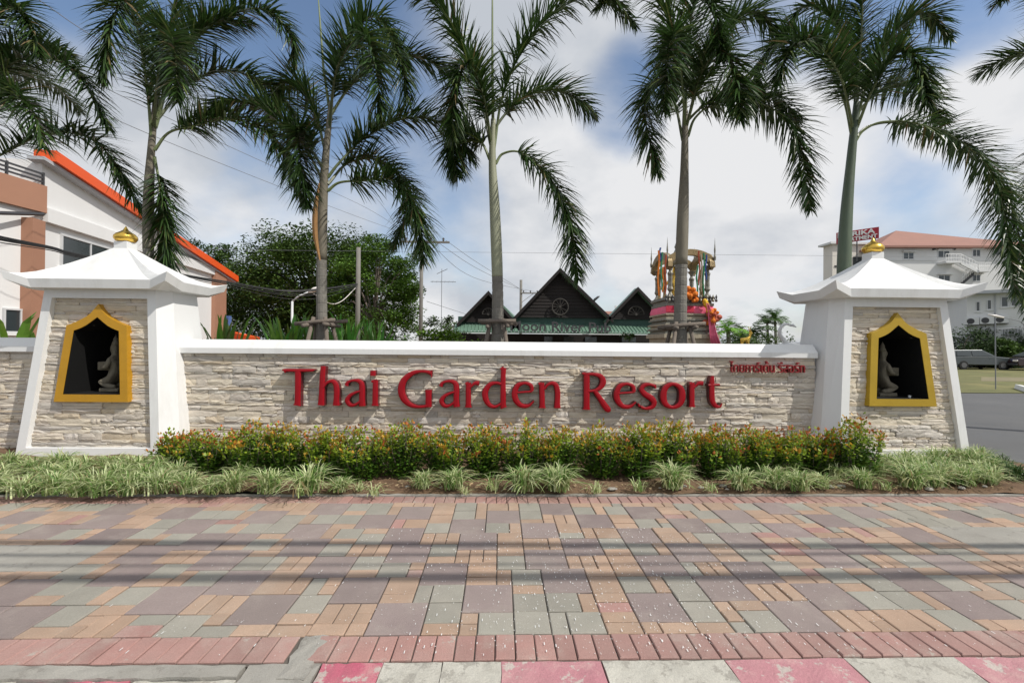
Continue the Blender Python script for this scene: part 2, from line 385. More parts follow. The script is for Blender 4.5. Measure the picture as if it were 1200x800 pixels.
YK, YB0, YB1, YT0, YT1 = 2.255, 2.275, 2.475, 4.50, 4.70
mb = MB()
mb.add([(-9, YB0-.02, -.012), (12, YB0-.02, -.012), (12, 4.9, -.012), (-9, 4.9, -.012)], [(0, 1, 2, 3)])
pave = struct(mb.build('pavement', M['sand'], org=(0, 2.4, -.012))); pave['_o'] = (0, 2.4, -.012)
def unit_paver(sd, w, d):
    """a slab 5 cm thick, chamfered on its top edge, top at z=0"""
    g = .0034; c = .005
    mb = MB(); x, y = w/2-g, d/2-g
    r = random.Random(sd); j = [r.uniform(-.0012, .0012) for _ in range(4)]
    vs = [(-x, -y, -.05), (x, -y, -.05), (x, y, -.05), (-x, y, -.05), (-x, -y, -c), (x, -y, -c), (x, y, -c), (-x, y, -c),
          (-x+c, -y+c, j[0]), (x-c, -y+c, j[1]), (x-c, y-c, j[2]), (-x+c, y-c, j[3])]
    fs = []
    for b in (0, 4):
        for i in range(4):
            k = (i+1) % 4; fs.append((b+i, b+k, b+4+k, b+4+i))
    fs.append((8, 9, 10, 11)); mb.add(vs, fs); return mb
U = .102
rp = random.Random(11)
NX, NY = 150, 20
X0 = -7.15
grid = [[0]*NX for _ in range(NY)]
slabs = [(-4.5, -2.93, 3.17, 3.62), (3.72, 6.6, 3.36, 3.86)]   # concrete slabs that replace pavers
pavers = []
def fits(i, j, w, h):
    if i+w > NX or j+h > NY: return False
    return all(grid[j+b][i+a] == 0 for a in range(w) for b in range(h))
def mark(i, j, w, h):
    for a in range(w):
        for b in range(h): grid[j+b][i+a] = 1
for (a, b, c, d) in slabs:
    for j in range(NY):
        for i in range(NX):
            x = X0+(i+.5)*U; y = YB1+(j+.5)*U
            if a < x < b and c < y < d: grid[j][i] = 2
def put(i, j, w, h):
    if i < 0 or j < 0 or not fits(i, j, w, h): return
    mark(i, j, w, h); pavers.append((i, j, w, h))
for a_ in range(-60, 90):          # interlocking lattice of a 5 x 3 and a 3 x 2 block
    for b_ in range(-60, 90):
        i, j = 5*a_-3*b_, 2*a_+3*b_
        if not (-6 < i < NX+2 and -4 < j < NY+2): continue
        f = rp.random() < .5; x3 = 0 if rp.random() < .7 else 2
        put(i+x3, j, 3, 3); xx = i+3 if x3 == 0 else i
        if rp.random() < .80: put(xx, j+(0 if f else 1), 2, 2)
        else:
            for q in (0, 1): put(xx, j+(0 if f else 1)+q, 2, 1)
        put(xx, j+(2 if f else 0), 2, 1)
        g_ = rp.random() < .5
        if rp.random() < .80: put(i+5+(0 if g_ else 1), j, 2, 2)
        else:
            for q in (0, 1): put(i+5+(0 if g_ else 1)+q, j, 1, 2)
        if rp.random() < .6: put(i+5+(2 if g_ else 0), j, 1, 2)
        else:
            for q in (0, 1): put(i+5+(2 if g_ else 0), j+q, 1, 1)
for j in range(NY):
    for i in range(NX):
        if grid[j][i]: continue
        for (w, h) in ((2, 2), (2, 1), (1, 2), (1, 1)):
            if fits(i, j, w, h): put(i, j, w, h); break
pmesh = {}
for kind, mt in ((9, 'paver_purple'), (4, 'paver_grey'), (2, 'paver_orange')):
    pass
def pmat(w, h):
    r = rp.random()
    a = w*h
    if a == 9: return 'paver_purple' if r < .96 else 'paver_orange'
    if a == 4: return 'paver_grey' if r < .90 else ('paver_purple' if r < .93 else 'paver_orange')
    return 'paver_orange' if r < .84 else ('paver_grey' if r < .95 else 'brickred')
items = []
for (i, j, w, h) in pavers:
    cx = X0+(i+w/2)*U; cy = YB1+(j+h/2)*U
    D = cy*cos(_y)+cx*sin(_y)
    px = FPX*abs(cx/cy)
    size = w*h/(cy**3) if px < 640 else 0
    items.append((size, cx, cy, w, h, pmat(w, h)))
items.sort(key=lambda t: -t[0])
stuffm = {}
for n, (sz, cx, cy, w, h, mt) in enumerate(items):
    if abs(cx) > 1.25*cy+.4 and not (n < 300): 
        if abs(cx) > 1.6*cy: continue
    z = rp.uniform(-.005, .003); rx = rp.uniform(-.009, .009); ry = rp.uniform(-.009, .009)
    if n < 300:
        k = (w, h, mt, rp.randrange(2))
        if k not in pmesh: pmesh[k] = unit_paver(k[3], w*U, h*U).mesh('paver', M[mt])
        inst('paver', pmesh[k], pave, (cx, cy, z), rot=(rx, ry, rp.uniform(-.004, .004)))
    else:
        t = stuffm.setdefault(mt, MB()); u = unit_paver(rp.randrange(9), w*U, h*U)
        t.add([(v[0]+cx, v[1]+cy, v[2]+z+v[0]*ry) for v in u.v], u.f)
# the remaining, smallest pavers: one joined part per colour
for mt, t in stuffm.items():
    tag(t.build('paver_field', M[mt], pave, norm=False), kind='stuff')
bmesh_b = [unit_paver(s, .104, YB1-YB0).mesh('border_brick', M['brickred']) for s in range(3)]
bmesh_t = [unit_paver(s, .104, YT1-YT0).mesh('border_brick', M['brickred']) for s in range(3)]
x = -3.6
while x < 3.9:
    if not (-1.02 < x < -.93):
        inst('border_brick', rp.choice(bmesh_b), pave, (x, (YB0+YB1)/2, rp.uniform(-.003, .003)), rot=(rp.uniform(-.01, .01), 0, rp.uniform(-.012, .012)))
    x += .104
x = -5.9
while x < 5.7:
    inst('border_brick', rp.choice(bmesh_t), pave, (x, (YT0+YT1)/2, rp.uniform(-.003, .003)), rot=(rp.uniform(-.01, .01), 0, rp.uniform(-.01, .01)))
    x += .104
def roughslab(mb, x0, x1, y0, y1, z, nx=8, ny=4, amp=.004, sd=0, th=.06, edge=.0):
    r = random.Random(sd); vs = []
    for b in range(ny+1):
        for a in range(nx+1):
            e = edge if (a in (0, nx) or b in (0, ny)) else 0
            vs.append((x0+(x1-x0)*a/nx+r.uniform(-e, e), y0+(y1-y0)*b/ny+r.uniform(-e, e), z+r.uniform(-amp, amp)-(e*.3)))
    fs = [(b*(nx+1)+a, b*(nx+1)+a+1, (b+1)*(nx+1)+a+1, (b+1)*(nx+1)+a) for b in range(ny) for a in range(nx)]
    mb.add(vs, fs)
    ring = [a for a in range(nx+1)]+[b*(nx+1)+nx for b in range(1, ny+1)]+[ny*(nx+1)+a for a in range(nx-1, -1, -1)]+[b*(nx+1) for b in range(ny-1, 0, -1)]
    rv = [vs[i] for i in ring]; n = len(rv)
    mb.add(rv+[(p[0], p[1], z-th) for p in rv], [(i, (i+1) % n, n+(i+1) % n, n+i) for i in range(n)])
for k, (a, b, c, d) in enumerate(slabs):
    g = MB(); i0 = math.ceil((a-X0)/U-.5); i1 = math.ceil((b-X0)/U-.5); j0 = math.ceil((c-YB1)/U-.5); j1 = math.ceil((d-YB1)/U-.5)
    roughslab(g, X0+i0*U, X0+i1*U, YB1+j0*U, YB1+j1*U, -.001, 16, 6, .002, k, edge=.006); g.build('concrete_patch', M['concrete'], pave, smooth=False)
g = MB(); roughslab(g, -1.03, -.90, YB0-.12, YB1+.0, .002, 4, 6, .003, 5, edge=.008); g.build('concrete_patch', M['concrete'], pave)
g = MB(); roughslab(g, 5.62, 7.4, 4.45, 4.9, .002, 9, 4, .004, 8, edge=.02); g.build('concrete_patch', M['concrete'], pave)
rm = random.Random(5)
# white droplet marks spattered over the paving
g = MB()
for k in range(2600):
    x = rm.gauss(.75, .85); y = rm.uniform(2.3, 3.9)
    if rm.random() < .2: x = rm.uniform(-2, 3)
    a = rm.choice([.0008, .0011, .0015, .0022]); b = a*rm.choice([1, 1, 1.6, 3.5, 5])
    g.add([(x-a, y-b, .0058), (x+a, y-b, .0058), (x+a*1.1, y+b, .0058), (x-a*.8, y+b, .0058)], [(0, 1, 2, 3)])
tag(g.build('paint_spatter', M['signwhite'], pave, norm=False), kind='stuff')
# kerb: painted stones
kerb = struct(MB().b2(-9, 12, 2.0, YK-.003, -.16, -.07).build('kerb', M['concrete'], org=(0, 2.1, 0)))
xs = [(-4.4, -3.6, 'kpink'), (-3.6, -2.9, 'kwhite'), (-2.9, -2.22, 'kwhite'), (-2.215, -1.70, 'kred'), (-1.695, -1.22, 'kwhite')]
for a, b, mt in xs:
    g = MB(); roughslab(g, a+.004, b-.004, 1.86, YK-.085, -.012, 10, 4, .003, int(a*10), th=.14, edge=.006); g.build('kerb_stone', M[mt], kerb)
g = MB(); roughslab(g, -4.4, -1.225, YK-.08, YB0-.012, .0, 40, 2, .0035, 91, th=.14, edge=.006); g.build('kerb_fill', M['concrete'], kerb)
g = MB(); roughslab(g, -1.215, -.86, 1.86, YB0-.008, -.006, 6, 4, .004, 92, th=.14, edge=.01); g.build('kerb_fill', M['concrete'], kerb)
xb = [atz for atz in (-.855, -.56, -.27, .02, .52, 1.14, 1.75, 2.32, 2.9, 3.5, 4.1)]
mts = ['kred', 'kwhite', 'kwhite', 'kpink', 'kwhite', 'kpink', 'kwhite', 'kpink', 'kwhite', 'kpink']
for k in range(len(mts)):
    g = MB(); roughslab(g, xb[k]+.003, xb[k+1]-.003, 1.86, YB0-.012, -.002, 8, 5, .0025, 60+k, th=.14, edge=.004); g.build('kerb_stone', M[mts[k]], kerb)
# planting bed
mb = MB(); nx, ny = 150, 20
vs = []
for b in range(ny+1):
    for a in range(nx+1):
        x = -9+18.5*a/nx; y = 4.745+1.95*b/ny
        if y > 4.8 and x > 5.6: x = 5.6+(x-5.6)*.35
        z = .02+.035*noise.noise((x*2.1, y*2.1, 0))+.02*noise.noise((x*9, y*9, 3))+(.02 if b else -.01)
        vs.append((x, y, z))
mb.add(vs, [(b*(nx+1)+a, b*(nx+1)+a+1, (b+1)*(nx+1)+a+1, (b+1)*(nx+1)+a) for b in range(ny) for a in range(nx)])
bed = struct(mb.build('planting_bed', M['soil'], org=(0, 4.8, 0), smooth=True))
g = MB(); roughslab(g, -9, 5.62, YT1+.003, YT1+.045, .012, 160, 1, .005, 3, edge=.004); g.build('bed_edging', M['concrete'], bed)
g = MB()
for k in range(1400):
    x = rm.uniform(-5.5, 5.6); y = 4.76+abs(rm.gauss(0, .25)); z = .05+.02*noise.noise((x*2, y*2, 0)); s_ = rm.uniform(.008, .028); q = rm.uniform(0, pi)
    t = Matrix.Rotation(rm.uniform(-.5, .5), 3, 'X')
    g.box(x, y, z+.004, s_, s_*rm.uniform(.2, .9), rm.choice([.003, .003, s_*.5]), q, tilt=t)
tag(g.build('litter', M['litter'], bed), kind='stuff')
for k in range(26):
    x = rm.uniform(-5, 5.4); y = rm.uniform(4.77, 4.9); s_ = rm.uniform(.015, .04); g = MB()
    g.lathe([(s_*.5, -s_*.3), (s_, 0), (s_*.7, s_*.45), (.002, s_*.6)], (x, y, .045), 6, ex=1.3)
    g.build('pebble', M['concrete'], bed)

# ------------------------------------------------------------------ stone units
def unit_stone(sd):
    """split-faced stone 1 x 1 x 1: front face at y=0 facing -Y, rough"""
    r = random.Random(sd); mb = MB(); nx, nz = 5, 2; vs = []
    tilt = r.uniform(-.25, .25)
    for b in range(nz+1):
        for a in range(nx+1):
            e = 1 if (a in (0, nx)) else 0; e2 = 1 if b in (0, nz) else 0
            y = r.uniform(-.30, .14)+.32*e+.20*e2+tilt*(b/nz-.5)
            vs.append((-.5+a/nx+(0 if e else r.uniform(-.05, .05)), y, -.5+b/nz+(0 if e2 else r.uniform(-.12, .12))))
    F = [(b*(nx+1)+a, b*(nx+1)+a+1, (b+1)*(nx+1)+a+1, (b+1)*(nx+1)+a) for b in range(nz) for a in range(nx)]
    ring = [a for a in range(nx+1)]+[b*(nx+1)+nx for b in range(1, nz+1)]+[nz*(nx+1)+a for a in range(nx-1, -1, -1)]+[b*(nx+1) for b in range(nz-1, 0, -1)]
    n = len(vs)
    for i in ring: vs.append((vs[i][0], 1.6, vs[i][2]))
    m_ = len(ring)
    for i in range(m_):
        j = (i+1) % m_; F.append((ring[i], n+i, n+j, ring[j]))
    mb.add(vs, F); return mb
SU = [unit_stone(i) for i in range(9)]
SM = [u.mesh('stone', M['stone']) for u in SU]
def lay_stones(parent, spans, z0, z1, pos, rs, limit, lo=.022, hi=.062):
    """courses of ledge stone; spans(z)-> list of (u0,u1); pos(u,z)-> world point on the face plane"""
    L_ = []; z = z0
    while z < z1-.012:
        h = min(rs.choice([.026, .036, .046, .055, .065, .075, .085]), z1-z)
        if z1-z-h < .02: h = z1-z
        for (a, b) in spans(z+h/2):
            u = a
            while u < b-.01:
                l = rs.choice([.14, .22, .30, .38, .46, .55])*rs.uniform(.8, 1.2)
                if b-u-l < .08: l = b-u
                split = h >= .055 and rs.random() < .30
                hs = [(z, h)] if not split else [(z, h*.45), (z+h*.45, h*.55)]
                for (zz, hh) in hs:
                    if l > .3 and rs.random() < .3 and len(hs) == 2:
                        L_.append((u, zz, l*.45, hh)); L_.append((u+l*.45, zz, l*.55, hh))
                    else: L_.append((u, zz, l, hh))
                u += l
        z += h
    L_.sort(key=lambda t: -t[2]*t[3])
    st = MB()
    for n, (u, zz, l, hh) in enumerate(L_):
        k = rs.randrange(9); d = rs.uniform(-.014, .009) if hh > .03 else rs.uniform(-.008, .012)
        p = pos(u+l/2, zz+hh/2); p = Vector((p.x, p.y+d, p.z)); sc = (l-.003, .024, hh-.0022)
        fl = rs.choice([1, -1])
        if n < limit:
            inst('stone', SM[k], parent, p, (sc[0], sc[1], sc[2]), rot=(0, 0, 0))
        else:
            st.add([(p.x+v[0]*sc[0], p.y+v[1]*sc[1], p.z+v[2]*sc[2]) for v in SU[k].v], SU[k].f)
    if st.v: tag(st.build('stone_facing', M['stone'], parent, norm=False), kind='stuff')
# ------------------------------------------------------------------ main wall
YW = 6.60
LX, RX = -5.47, 5.66
def wall(name_label, x0, x1, limit, sd, group):
    t = thing('boundary_wall', name_label, 'wall', ((x0+x1)/2, 6.8, 0), group)
    MB().b2(x0, x1, YW+.03, YW+.26, -.1, 1.45).build('wall_core', M['joint'], t)
    c = MB()
    prof = [(YW-.055, 1.40), (YW-.055, 1.482), (YW+.06, 1.60), (YW+.24, 1.60), (YW+.345, 1.48), (YW+.345, 1.40)]
    n = len(prof)
    c.add([(x0, y, z) for y, z in prof]+[(x1, y, z) for y, z in prof], [(i, (i+1) % n, n+(i+1) % n, n+i) for i in range(n)]+[tuple(range(n)), tuple(n+i for i in reversed(range(n)))])
    c.build('cap', M['white'], t, bev=.006)
    rs = random.Random(sd)
    lay_stones(t, lambda z: [(x0, x1)], .02, 1.40, lambda u, z: Vector((u, YW, z)), rs, limit)
    return t
wall('long low stone-clad wall with white cap carrying the red letters', -4.52, 4.66, 300, 21, None)
wall('short stretch of stone wall left of the left pillar', -9.5, -6.45, 120, 22, None)

# ------------------------------------------------------------------ pillars
def ogee(cx, zb, zs, za, hb, hs, top=0):
    """outline of the niche, counter-clockwise from bottom left: (u, z)"""
    pts = [(-hb, zb), (hb, zb), (hs, zs)]
    arc = [(.86, .08), (.68, .20), (.48, .38), (.30, .60), (.14, .82)] if not top else [(.86, .07), (.70, .16), (.52, .29), (.36, .42), (.24, .56), (.14, .73), (.06, .88)]
    for a, b in arc: pts.append((hs*a, zs+(za-zs)*b))
    pts.append((0, za))
    for a, b in reversed(arc): pts.append((-hs*a, zs+(za-zs)*b))
    pts.append((-hs, zs)); return [(cx+u, z) for u, z in pts]
def pillar(cx, label, goldm, sd, nside):
    t = thing('gate_pillar', label, 'pillar', (cx, 6.7, 0), 'white pillars at the two ends of the wall')
    ZT = 2.27
    hf = lambda z: .94-.088*z
    yf = lambda z: 6.20+.07*z
    yb = lambda z: 7.30-.05*z
    c = .165
    b = MB()
    def octa(z):
        h = hf(z); s_ = h+c-.02*z; f = yf(z); k = yb(z)
        return [(cx-h, f, z), (cx+h, f, z), (cx+s_, f+c, z), (cx+s_, k-c, z), (cx+h, k, z), (cx-h, k, z), (cx-s_, k-c, z), (cx-s_, f+c, z)]
    lo, hi = octa(-.1), octa(ZT)
    P = lambda u, z, d: (cx+u, yf(z)+d, z)
    z0, z1 = .135, 2.145
    i0, i1 = hf(z0)-.115, hf(z1)-.115
    b.add(lo+hi, [(i, (i+1) % 8, 8+(i+1) % 8, 8+i) for i in range(1, 8)]+[tuple(range(8, 16))])
    # front face with the recess
    o = [lo[0], lo[1], hi[1], hi[0]]; q = [P(-i0, z0, 0), P(i0, z0, 0), P(i1, z1, 0), P(-i1, z1, 0)]
    r_ = [P(-i0, z0, .10), P(i0, z0, .10), P(i1, z1, .10), P(-i1, z1, .10)]
    b.add(o+q+r_, [(i, (i+1) % 4, 4+(i+1) % 4, 4+i) for i in range(4)]+[(4+i, 4+(i+1) % 4, 8+(i+1) % 4, 8+i) for i in range(4)])
    b.build('pillar_body', M['white'], t, norm=True)
    # backing sheet with an opening for the niche
    uo = lambda pts, d: [P(u, z, d) for u, z in pts]
    inn = ogee(0, .845, 1.70, 1.885, .375, .30)
    outr = ogee(0, .745, 1.77, 2.065, .485, .40, 1)
    sh = [(-i0, z0), (i0, z0), (i1, z1), (-i1, z1)]
    bk = MB(); bk.prism(uo(sh, .085), uo(sh, .099), [uo(inn, .085)], [uo(inn, .099)]); bk.build('stone_backing', M['joint'], t)
    def spans(z):
        h = i0+(i1-i0)*(z-z0)/(z1-z0)+.0
        if z < .835 or z > 1.90: return [(-h, h)]
        if z <= 1.70: w = .375+(.30-.375)*(z-.845)/(1.70-.845)
        else: w = max(.02, .30*(1-(z-1.70)/(.2))**1.2)
        w = w+.012
        return [(-h, -w), (w, h)]
    rs = random.Random(sd)
    lay_stones(t, spans, z0, z1, lambda u, z: Vector(P(u, z, .062)), rs, 300)
    # niche frame and lining
    fr = MB(); fr.prism(uo(outr, -.015), uo(outr, .085), [uo(inn, -.015)], [uo(inn, .085)]); fr.build('niche_frame', goldm, t, bev=.004)
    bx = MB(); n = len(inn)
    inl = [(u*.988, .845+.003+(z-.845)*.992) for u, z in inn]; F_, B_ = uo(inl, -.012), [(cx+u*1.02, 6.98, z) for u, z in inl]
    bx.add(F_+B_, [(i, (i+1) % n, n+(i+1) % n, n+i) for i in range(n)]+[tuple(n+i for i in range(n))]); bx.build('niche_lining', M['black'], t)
    # roof
    def ring(k):
        """k 0 at the neck, 1 at the eave; twelve points"""
        w = k
        a = .09+(.80-.09)*w; ah = .09+(1.05-.09)*w; yF = .09+(.585-.09)*w; yH = .09+(.30-.09)*w
        tx = .09+(1.075-.09)*w; ty = .09+(.67-.09)*w
        z = 2.385+.52*(1-k)**1.38; tz = z+.10*k**7
        yc = 6.77; pts = []
        pts += [(-a, -yF, z), (a, -yF, z), (tx, -ty, tz), (ah, -yH, z), (ah, yH, z), (tx, ty, tz), (a, yF, z), (-a, yF, z), (-tx, ty, tz), (-ah, yH, z), (-ah, -yH, z), (-tx, -ty, tz)]
        return [(cx+p[0], yc+p[1], p[2]) for p in pts]
    rf = MB(); ks = [0, .12, .25, .4, .55, .7, .82, .92, 1.0]
    vs = [p for k in ks for p in ring(k)]
    low = [(cx+(p[0]-cx)*.965, 6.77+(p[1]-6.77)*.965, p[2]-.118) for p in ring(1.0)]
    bot = [(cx+(p[0]-cx)*.80, 6.77+(p[1]-6.77)*.80, 2.262) for p in ring(1.0)]
    vs += low+bot; nr = len(ks)+2
    fs = [(r*12+i, r*12+(i+1) % 12, (r+1)*12+(i+1) % 12, (r+1)*12+i) for r in range(nr-1) for i in range(12)]
    fs += [tuple(range(12)), tuple((nr-1)*12+i for i in reversed(range(12)))]
    rf.add(vs, fs); r_o = rf.build('pillar_roof', M['white'], t)
    MB().b2(cx-.095, cx+.095, 6.675, 6.865, 2.88, 3.0).build('roof_neck', M['white'], t, bev=.005)
    f = MB(); f.lathe([(.08, 0), (.12, .015), (.142, .05), (.142, .085), (.115, .12), (.075, .145), (.035, .175), (.015, .215), (.002, .24)], (cx, 6.77, 3.0), 28)
    f.build('finial', M['gold'], t, smooth=True)
    return t, P
TL, PL = pillar(LX, 'left white pillar with ochre-framed niche and small golden roof knob', M['goldl'], 31, 1)
TR, PR = pillar(RX, 'right white pillar with yellow-framed niche beside the driveway', M['goldr'], 32, -1)

def skin_body(name, joints, edges, mat, parent, org, sub=2):
    me = bpy.data.meshes.new(name)
    ro = Vector(parent['_o'])
    me.from_pydata([tuple(Vector(j[0])+Vector(org)-ro) for j in joints], edges, [])
    me.materials.append(mat)
    o = bpy.data.objects.new(name, me); COL.objects.link(o); o.parent = parent
    sk = o.modifiers.new('skin', 'SKIN'); sk.use_smooth_shade = True
    if not me.skin_vertices: me.attributes.new('skin', 'FLOAT', 'POINT')
    for i, j in enumerate(joints):
        r = j[1]; me.skin_vertices[0].data[i].radius = (r, r) if isinstance(r, (int, float)) else r
    me.skin_vertices[0].data[0].use_root = True
    ss = o.modifiers.new('subsurf', 'SUBSURF'); ss.levels = sub; ss.render_levels = sub
    return o
def statue(x, y, face, label, box=True):
    """kneeling stone figure in side view, face = +1 looks to +X"""
    z = .85
    t = thing('stone_statue', label, 'statue', (x, y, z), 'stone figures kneeling in the pillar niches')
    f = face; o = (x, y, z)
    pl = MB(); pl.b2(x-.13, x+.13, y-.11, y+.11, z, z+.05); pl.build('plinth', M['statue'], t, bev=.008)
    J = [((-.05*f, 0, .17), .085), ((-.03*f, 0, .30), .075), ((-.01*f, 0, .43), .085), ((0, 0, .53), .035), ((.012*f, 0, .60), .062), ((.0, 0, .67), .045), ((-.01*f, 0, .73), .02),
         ((.02*f, -.08, .16), .062), ((.13*f, -.085, .13), .05), ((.0*f, -.09, .075), .04), ((-.09*f, -.09, .07), .03),
         ((.02*f, .08, .16), .062), ((.13*f, .085, .13), .05), ((.0*f, .09, .075), .04), ((-.09*f, .09, .07), .03),
         ((-.01*f, -.10, .45), .04), ((.02*f, -.13, .34), .032), ((.10*f, -.09, .33), .026), ((.13*f, -.06, .34), .02),
         ((-.01*f, .10, .45), .04), ((.02*f, .13, .34), .032), ((.10*f, .09, .33), .026), ((.13*f, .06, .34), .02), ((.065*f, 0, .60), .014)]
    E_ = [(0, 1), (1, 2), (2, 3), (3, 4), (4, 5), (5, 6), (0, 7), (7, 8), (8, 9), (9, 10), (0, 11), (11, 12), (12, 13), (13, 14), (2, 15), (15, 16), (16, 17), (17, 18), (2, 19), (19, 20), (20, 21), (21, 22), (4, 23)]
    skin_body('figure', J, E_, M['statue'], t, o)
    b = MB(); b.b2(x+(.03 if f > 0 else -.19), x+(.19 if f > 0 else -.03), y-.07, y+.07, z+.30, z+.42)
    b.build('offering_box', M['statue'], t, bev=.012)
    b = MB(); b.lathe([(.038, 0), (.045, .03), (.03, .06), (.032, .08), (.012, .12), (.002, .15)], (x-.005*f, y, z+.655), 12); b.build('headdress', M['statue'], t, smooth=True)
statue(LX-.02, 6.64, -1, 'weathered stone figure kneeling inside the ochre niche of the left pillar')
statue(RX+.05, 6.64, 1, 'weathered stone figure with a box inside the yellow niche of the right pillar')
for (x, y, lab) in ((RX+.24, 6.40, 'tiny white cup on the sill of the yellow niche'),):
    c = MB(); c.lathe([(.014, 0), (.02, .035), (.017, .035), (.012, .004)], (x, y, .8455), 12)
    tag(c.build('cup', M['white'], org=(x, y, .846), smooth=False), lab, 'cup')

# ------------------------------------------------------------------ red letters
YL = YW-.115
def stroke(mb, pts, off, closed=False, sc=6.6667, ox=320, oy=415, th=.05, idx=0):
    P2 = [(at(ox+p[0]/sc, oy+p[1]/sc, YL), p[2]/sc*YL/FPX) for p in pts]
    if len(pts) > 2:
        Q = spline([Vector((p.x, p.z, w)) for p, w in P2], 7) if not closed else None
        if closed:
            n0 = len(P2); ext = [P2[(i) % n0] for i in range(-1, n0+2)]
            Q = []
            E3 = [Vector((p.x, p.z, w)) for p, w in ext]
            for i in range(1, len(E3)-2):
                for k in range(7):
                    t = k/7; a, b, c, d = E3[i-1:i+3]
                    Q.append(.5*((2*b)+(c-a)*t+(2*a-5*b+4*c-d)*t*t+(-a+3*b-3*c+d)*t*t*t))
    else: Q = [Vector((p.x, p.z, w)) for p, w in P2]
    n = len(Q); yo = off
    vs = []
    for i, q in enumerate(Q):
        if closed: a, b = Q[(i-1) % n], Q[(i+1) % n]
        else: a, b = Q[max(0, i-1)], Q[min(n-1, i+1)]
        t = Vector((b.x-a.x, b.y-a.y)).normalized(); nn = Vector((-t.y, t.x)); w = q.z/2*.94
        for (s_, d) in ((-1, .105), (-1, .010), (-.86, .001), (-.4, -.004), (.4, -.004), (.86, .001), (1, .010), (1, .105)):
            vs.append((q.x+nn.x*s_*w, YL+d-yo, q.y+nn.y*s_*w))
    fs = []
    rng = range(n) if closed else range(n-1)
    for i in rng:
        j = (i+1) % n
        for k in range(7): fs.append((i*8+k, i*8+k+1, j*8+k+1, j*8+k))
        fs.append((i*8+7, i*8, j*8, j*8+7))
    if not closed: fs += [tuple(range(8)), tuple((n-1)*8+k for k in reversed(range(8)))]
    mb.add(vs, fs)
def letter_a(dx, dy): return [[(570+dx, 245+dy, 33), (580+dx, 222+dy, 28), (612+dx, 207+dy, 22), (655+dx, 206+dy, 28), (687+dx, 228+dy, 42), (693+dx, 280+dy, 47), (692+dx, 350+dy, 47), (694+dx, 405+dy, 54)],
    [(690+dx, 285+dy, 16), (645+dx, 298+dy, 22), (600+dx, 322+dy, 30), (576+dx, 360+dy, 38), (598+dx, 396+dy, 32), (640+dx, 394+dy, 24), (690+dx, 358+dy, 18)]]
def letter_e(dx, dy): return [[(765+dx, 300+dy, 16), (892+dx, 290+dy, 18)],
    [(888+dx, 288+dy, 30), (884+dx, 250+dy, 34), (855+dx, 229+dy, 28), (820+dx, 227+dy, 26), (775+dx, 248+dy, 40), (754+dx, 305+dy, 50), (766+dx, 362+dy, 48), (808+dx, 402+dy, 38), (862+dx, 402+dy, 28), (905+dx, 365+dy, 12)]]
def letter_r(dx, dy, top=222, bot=415): return [[(dx-22, top+8, 22), (dx, top+8, 34)], [(dx, top, 42), (dx, (top+bot)/2, 44), (dx, bot-20, 45), (dx, bot, 58)], [(dx+10, top+42, 18), (dx+40, top+12, 26), (dx+62, top+4, 34), (dx+86, top+6, 38)]]
LET = [
 ('T', 320, [[(82, 132, 40), (96, 126, 26), (200, 127, 27), (304, 126, 24), (318, 127, 18)], [(192, 122, 50), (191, 260, 48), (188, 380, 50), (186, 400, 66)]]),
 ('h', 320, [[(372, 104, 22), (388, 108, 34)], [(389, 92, 40), (383, 180, 45), (376, 330, 46), (372, 398, 56)], [(390, 262, 18), (415, 225, 24), (455, 210, 30), (485, 232, 42), (495, 285, 47), (492, 360, 47), (491, 400, 58)]]),
 ('a', 320, letter_a(0, 0)),
 ('i', 320, [[(768, 212, 18), (797, 212, 36)], [(798, 202, 42), (796, 300, 45), (795, 380, 46), (794, 402, 60)], [(778, 128, 44), (778, 168, 44)]]),
 ('G', 320, [[(1238, 125, 14), (1236, 178, 10)], [(1236, 150, 34), (1200, 137, 27), (1150, 134, 26), (1085, 150, 38), (1020, 205, 52), (1000, 280, 58), (1022, 350, 54), (1070, 395, 38), (1125, 410, 27), (1180, 408, 26), (1215, 398, 24)], [(1213, 278, 56), (1213, 330, 50), (1213, 412, 50)]]),
 ('a', 490, letter_a(-395, 6)),
 ('r', 490, letter_r(391, 0)),
 ('d', 490, [[(642, 116, 16), (670, 112, 44)], [(668, 106, 44), (664, 180, 42), (664, 300, 46), (664, 400, 48), (668, 419, 54)], [(650, 232, 24), (610, 224, 26), (560, 238, 36), (524, 292, 50), (528, 350, 48), (556, 396, 36), (600, 410, 26), (650, 385, 20)]]),
 ('e', 490, letter_e(0, 0)),
 ('n', 490, [[(940, 232, 20), (965, 232, 34)], [(966, 222, 42), (968, 300, 45), (970, 400, 46), (970, 420, 60)], [(985, 275, 18), (1010, 240, 24), (1048, 226, 30), (1078, 245, 42), (1090, 300, 46), (1088, 380, 46), (1088, 420, 56)]]),
 ('R', 670, [[(82, 150, 14), (112, 154, 30)], [(118, 146, 50), (118, 290, 50), (117, 410, 52), (116, 432, 66)], [(110, 156, 24), (175, 156, 27), (228, 175, 42), (246, 215, 52), (228, 255, 42), (190, 280, 26), (130, 290, 20)], [(180, 285, 34), (235, 365, 46), (280, 428, 52), (304, 430, 30)]]),
 ('e', 670, letter_e(-402, 6)),
 ('s', 670, [[(656, 268, 14), (650, 238, 26)], [(650, 246, 28), (608, 235, 26), (566, 245, 34), (547, 275, 40), (572, 310, 46), (618, 340, 50), (645, 375, 46), (630, 412, 36), (580, 424, 26), (540, 410, 26)], [(520, 385, 12), (530, 408, 24)]]),
 ('o', 670, None),
 ('r', 670, letter_r(942, 14, 222, 412)),
 ('t', 670, [[(1102, 168, 26), (1098, 210, 42), (1098, 300, 46), (1103, 365, 46), (1128, 405, 36), (1160, 408, 22), (1174, 382, 10)], [(1068, 242, 20), (1158, 237, 20)]]),
]
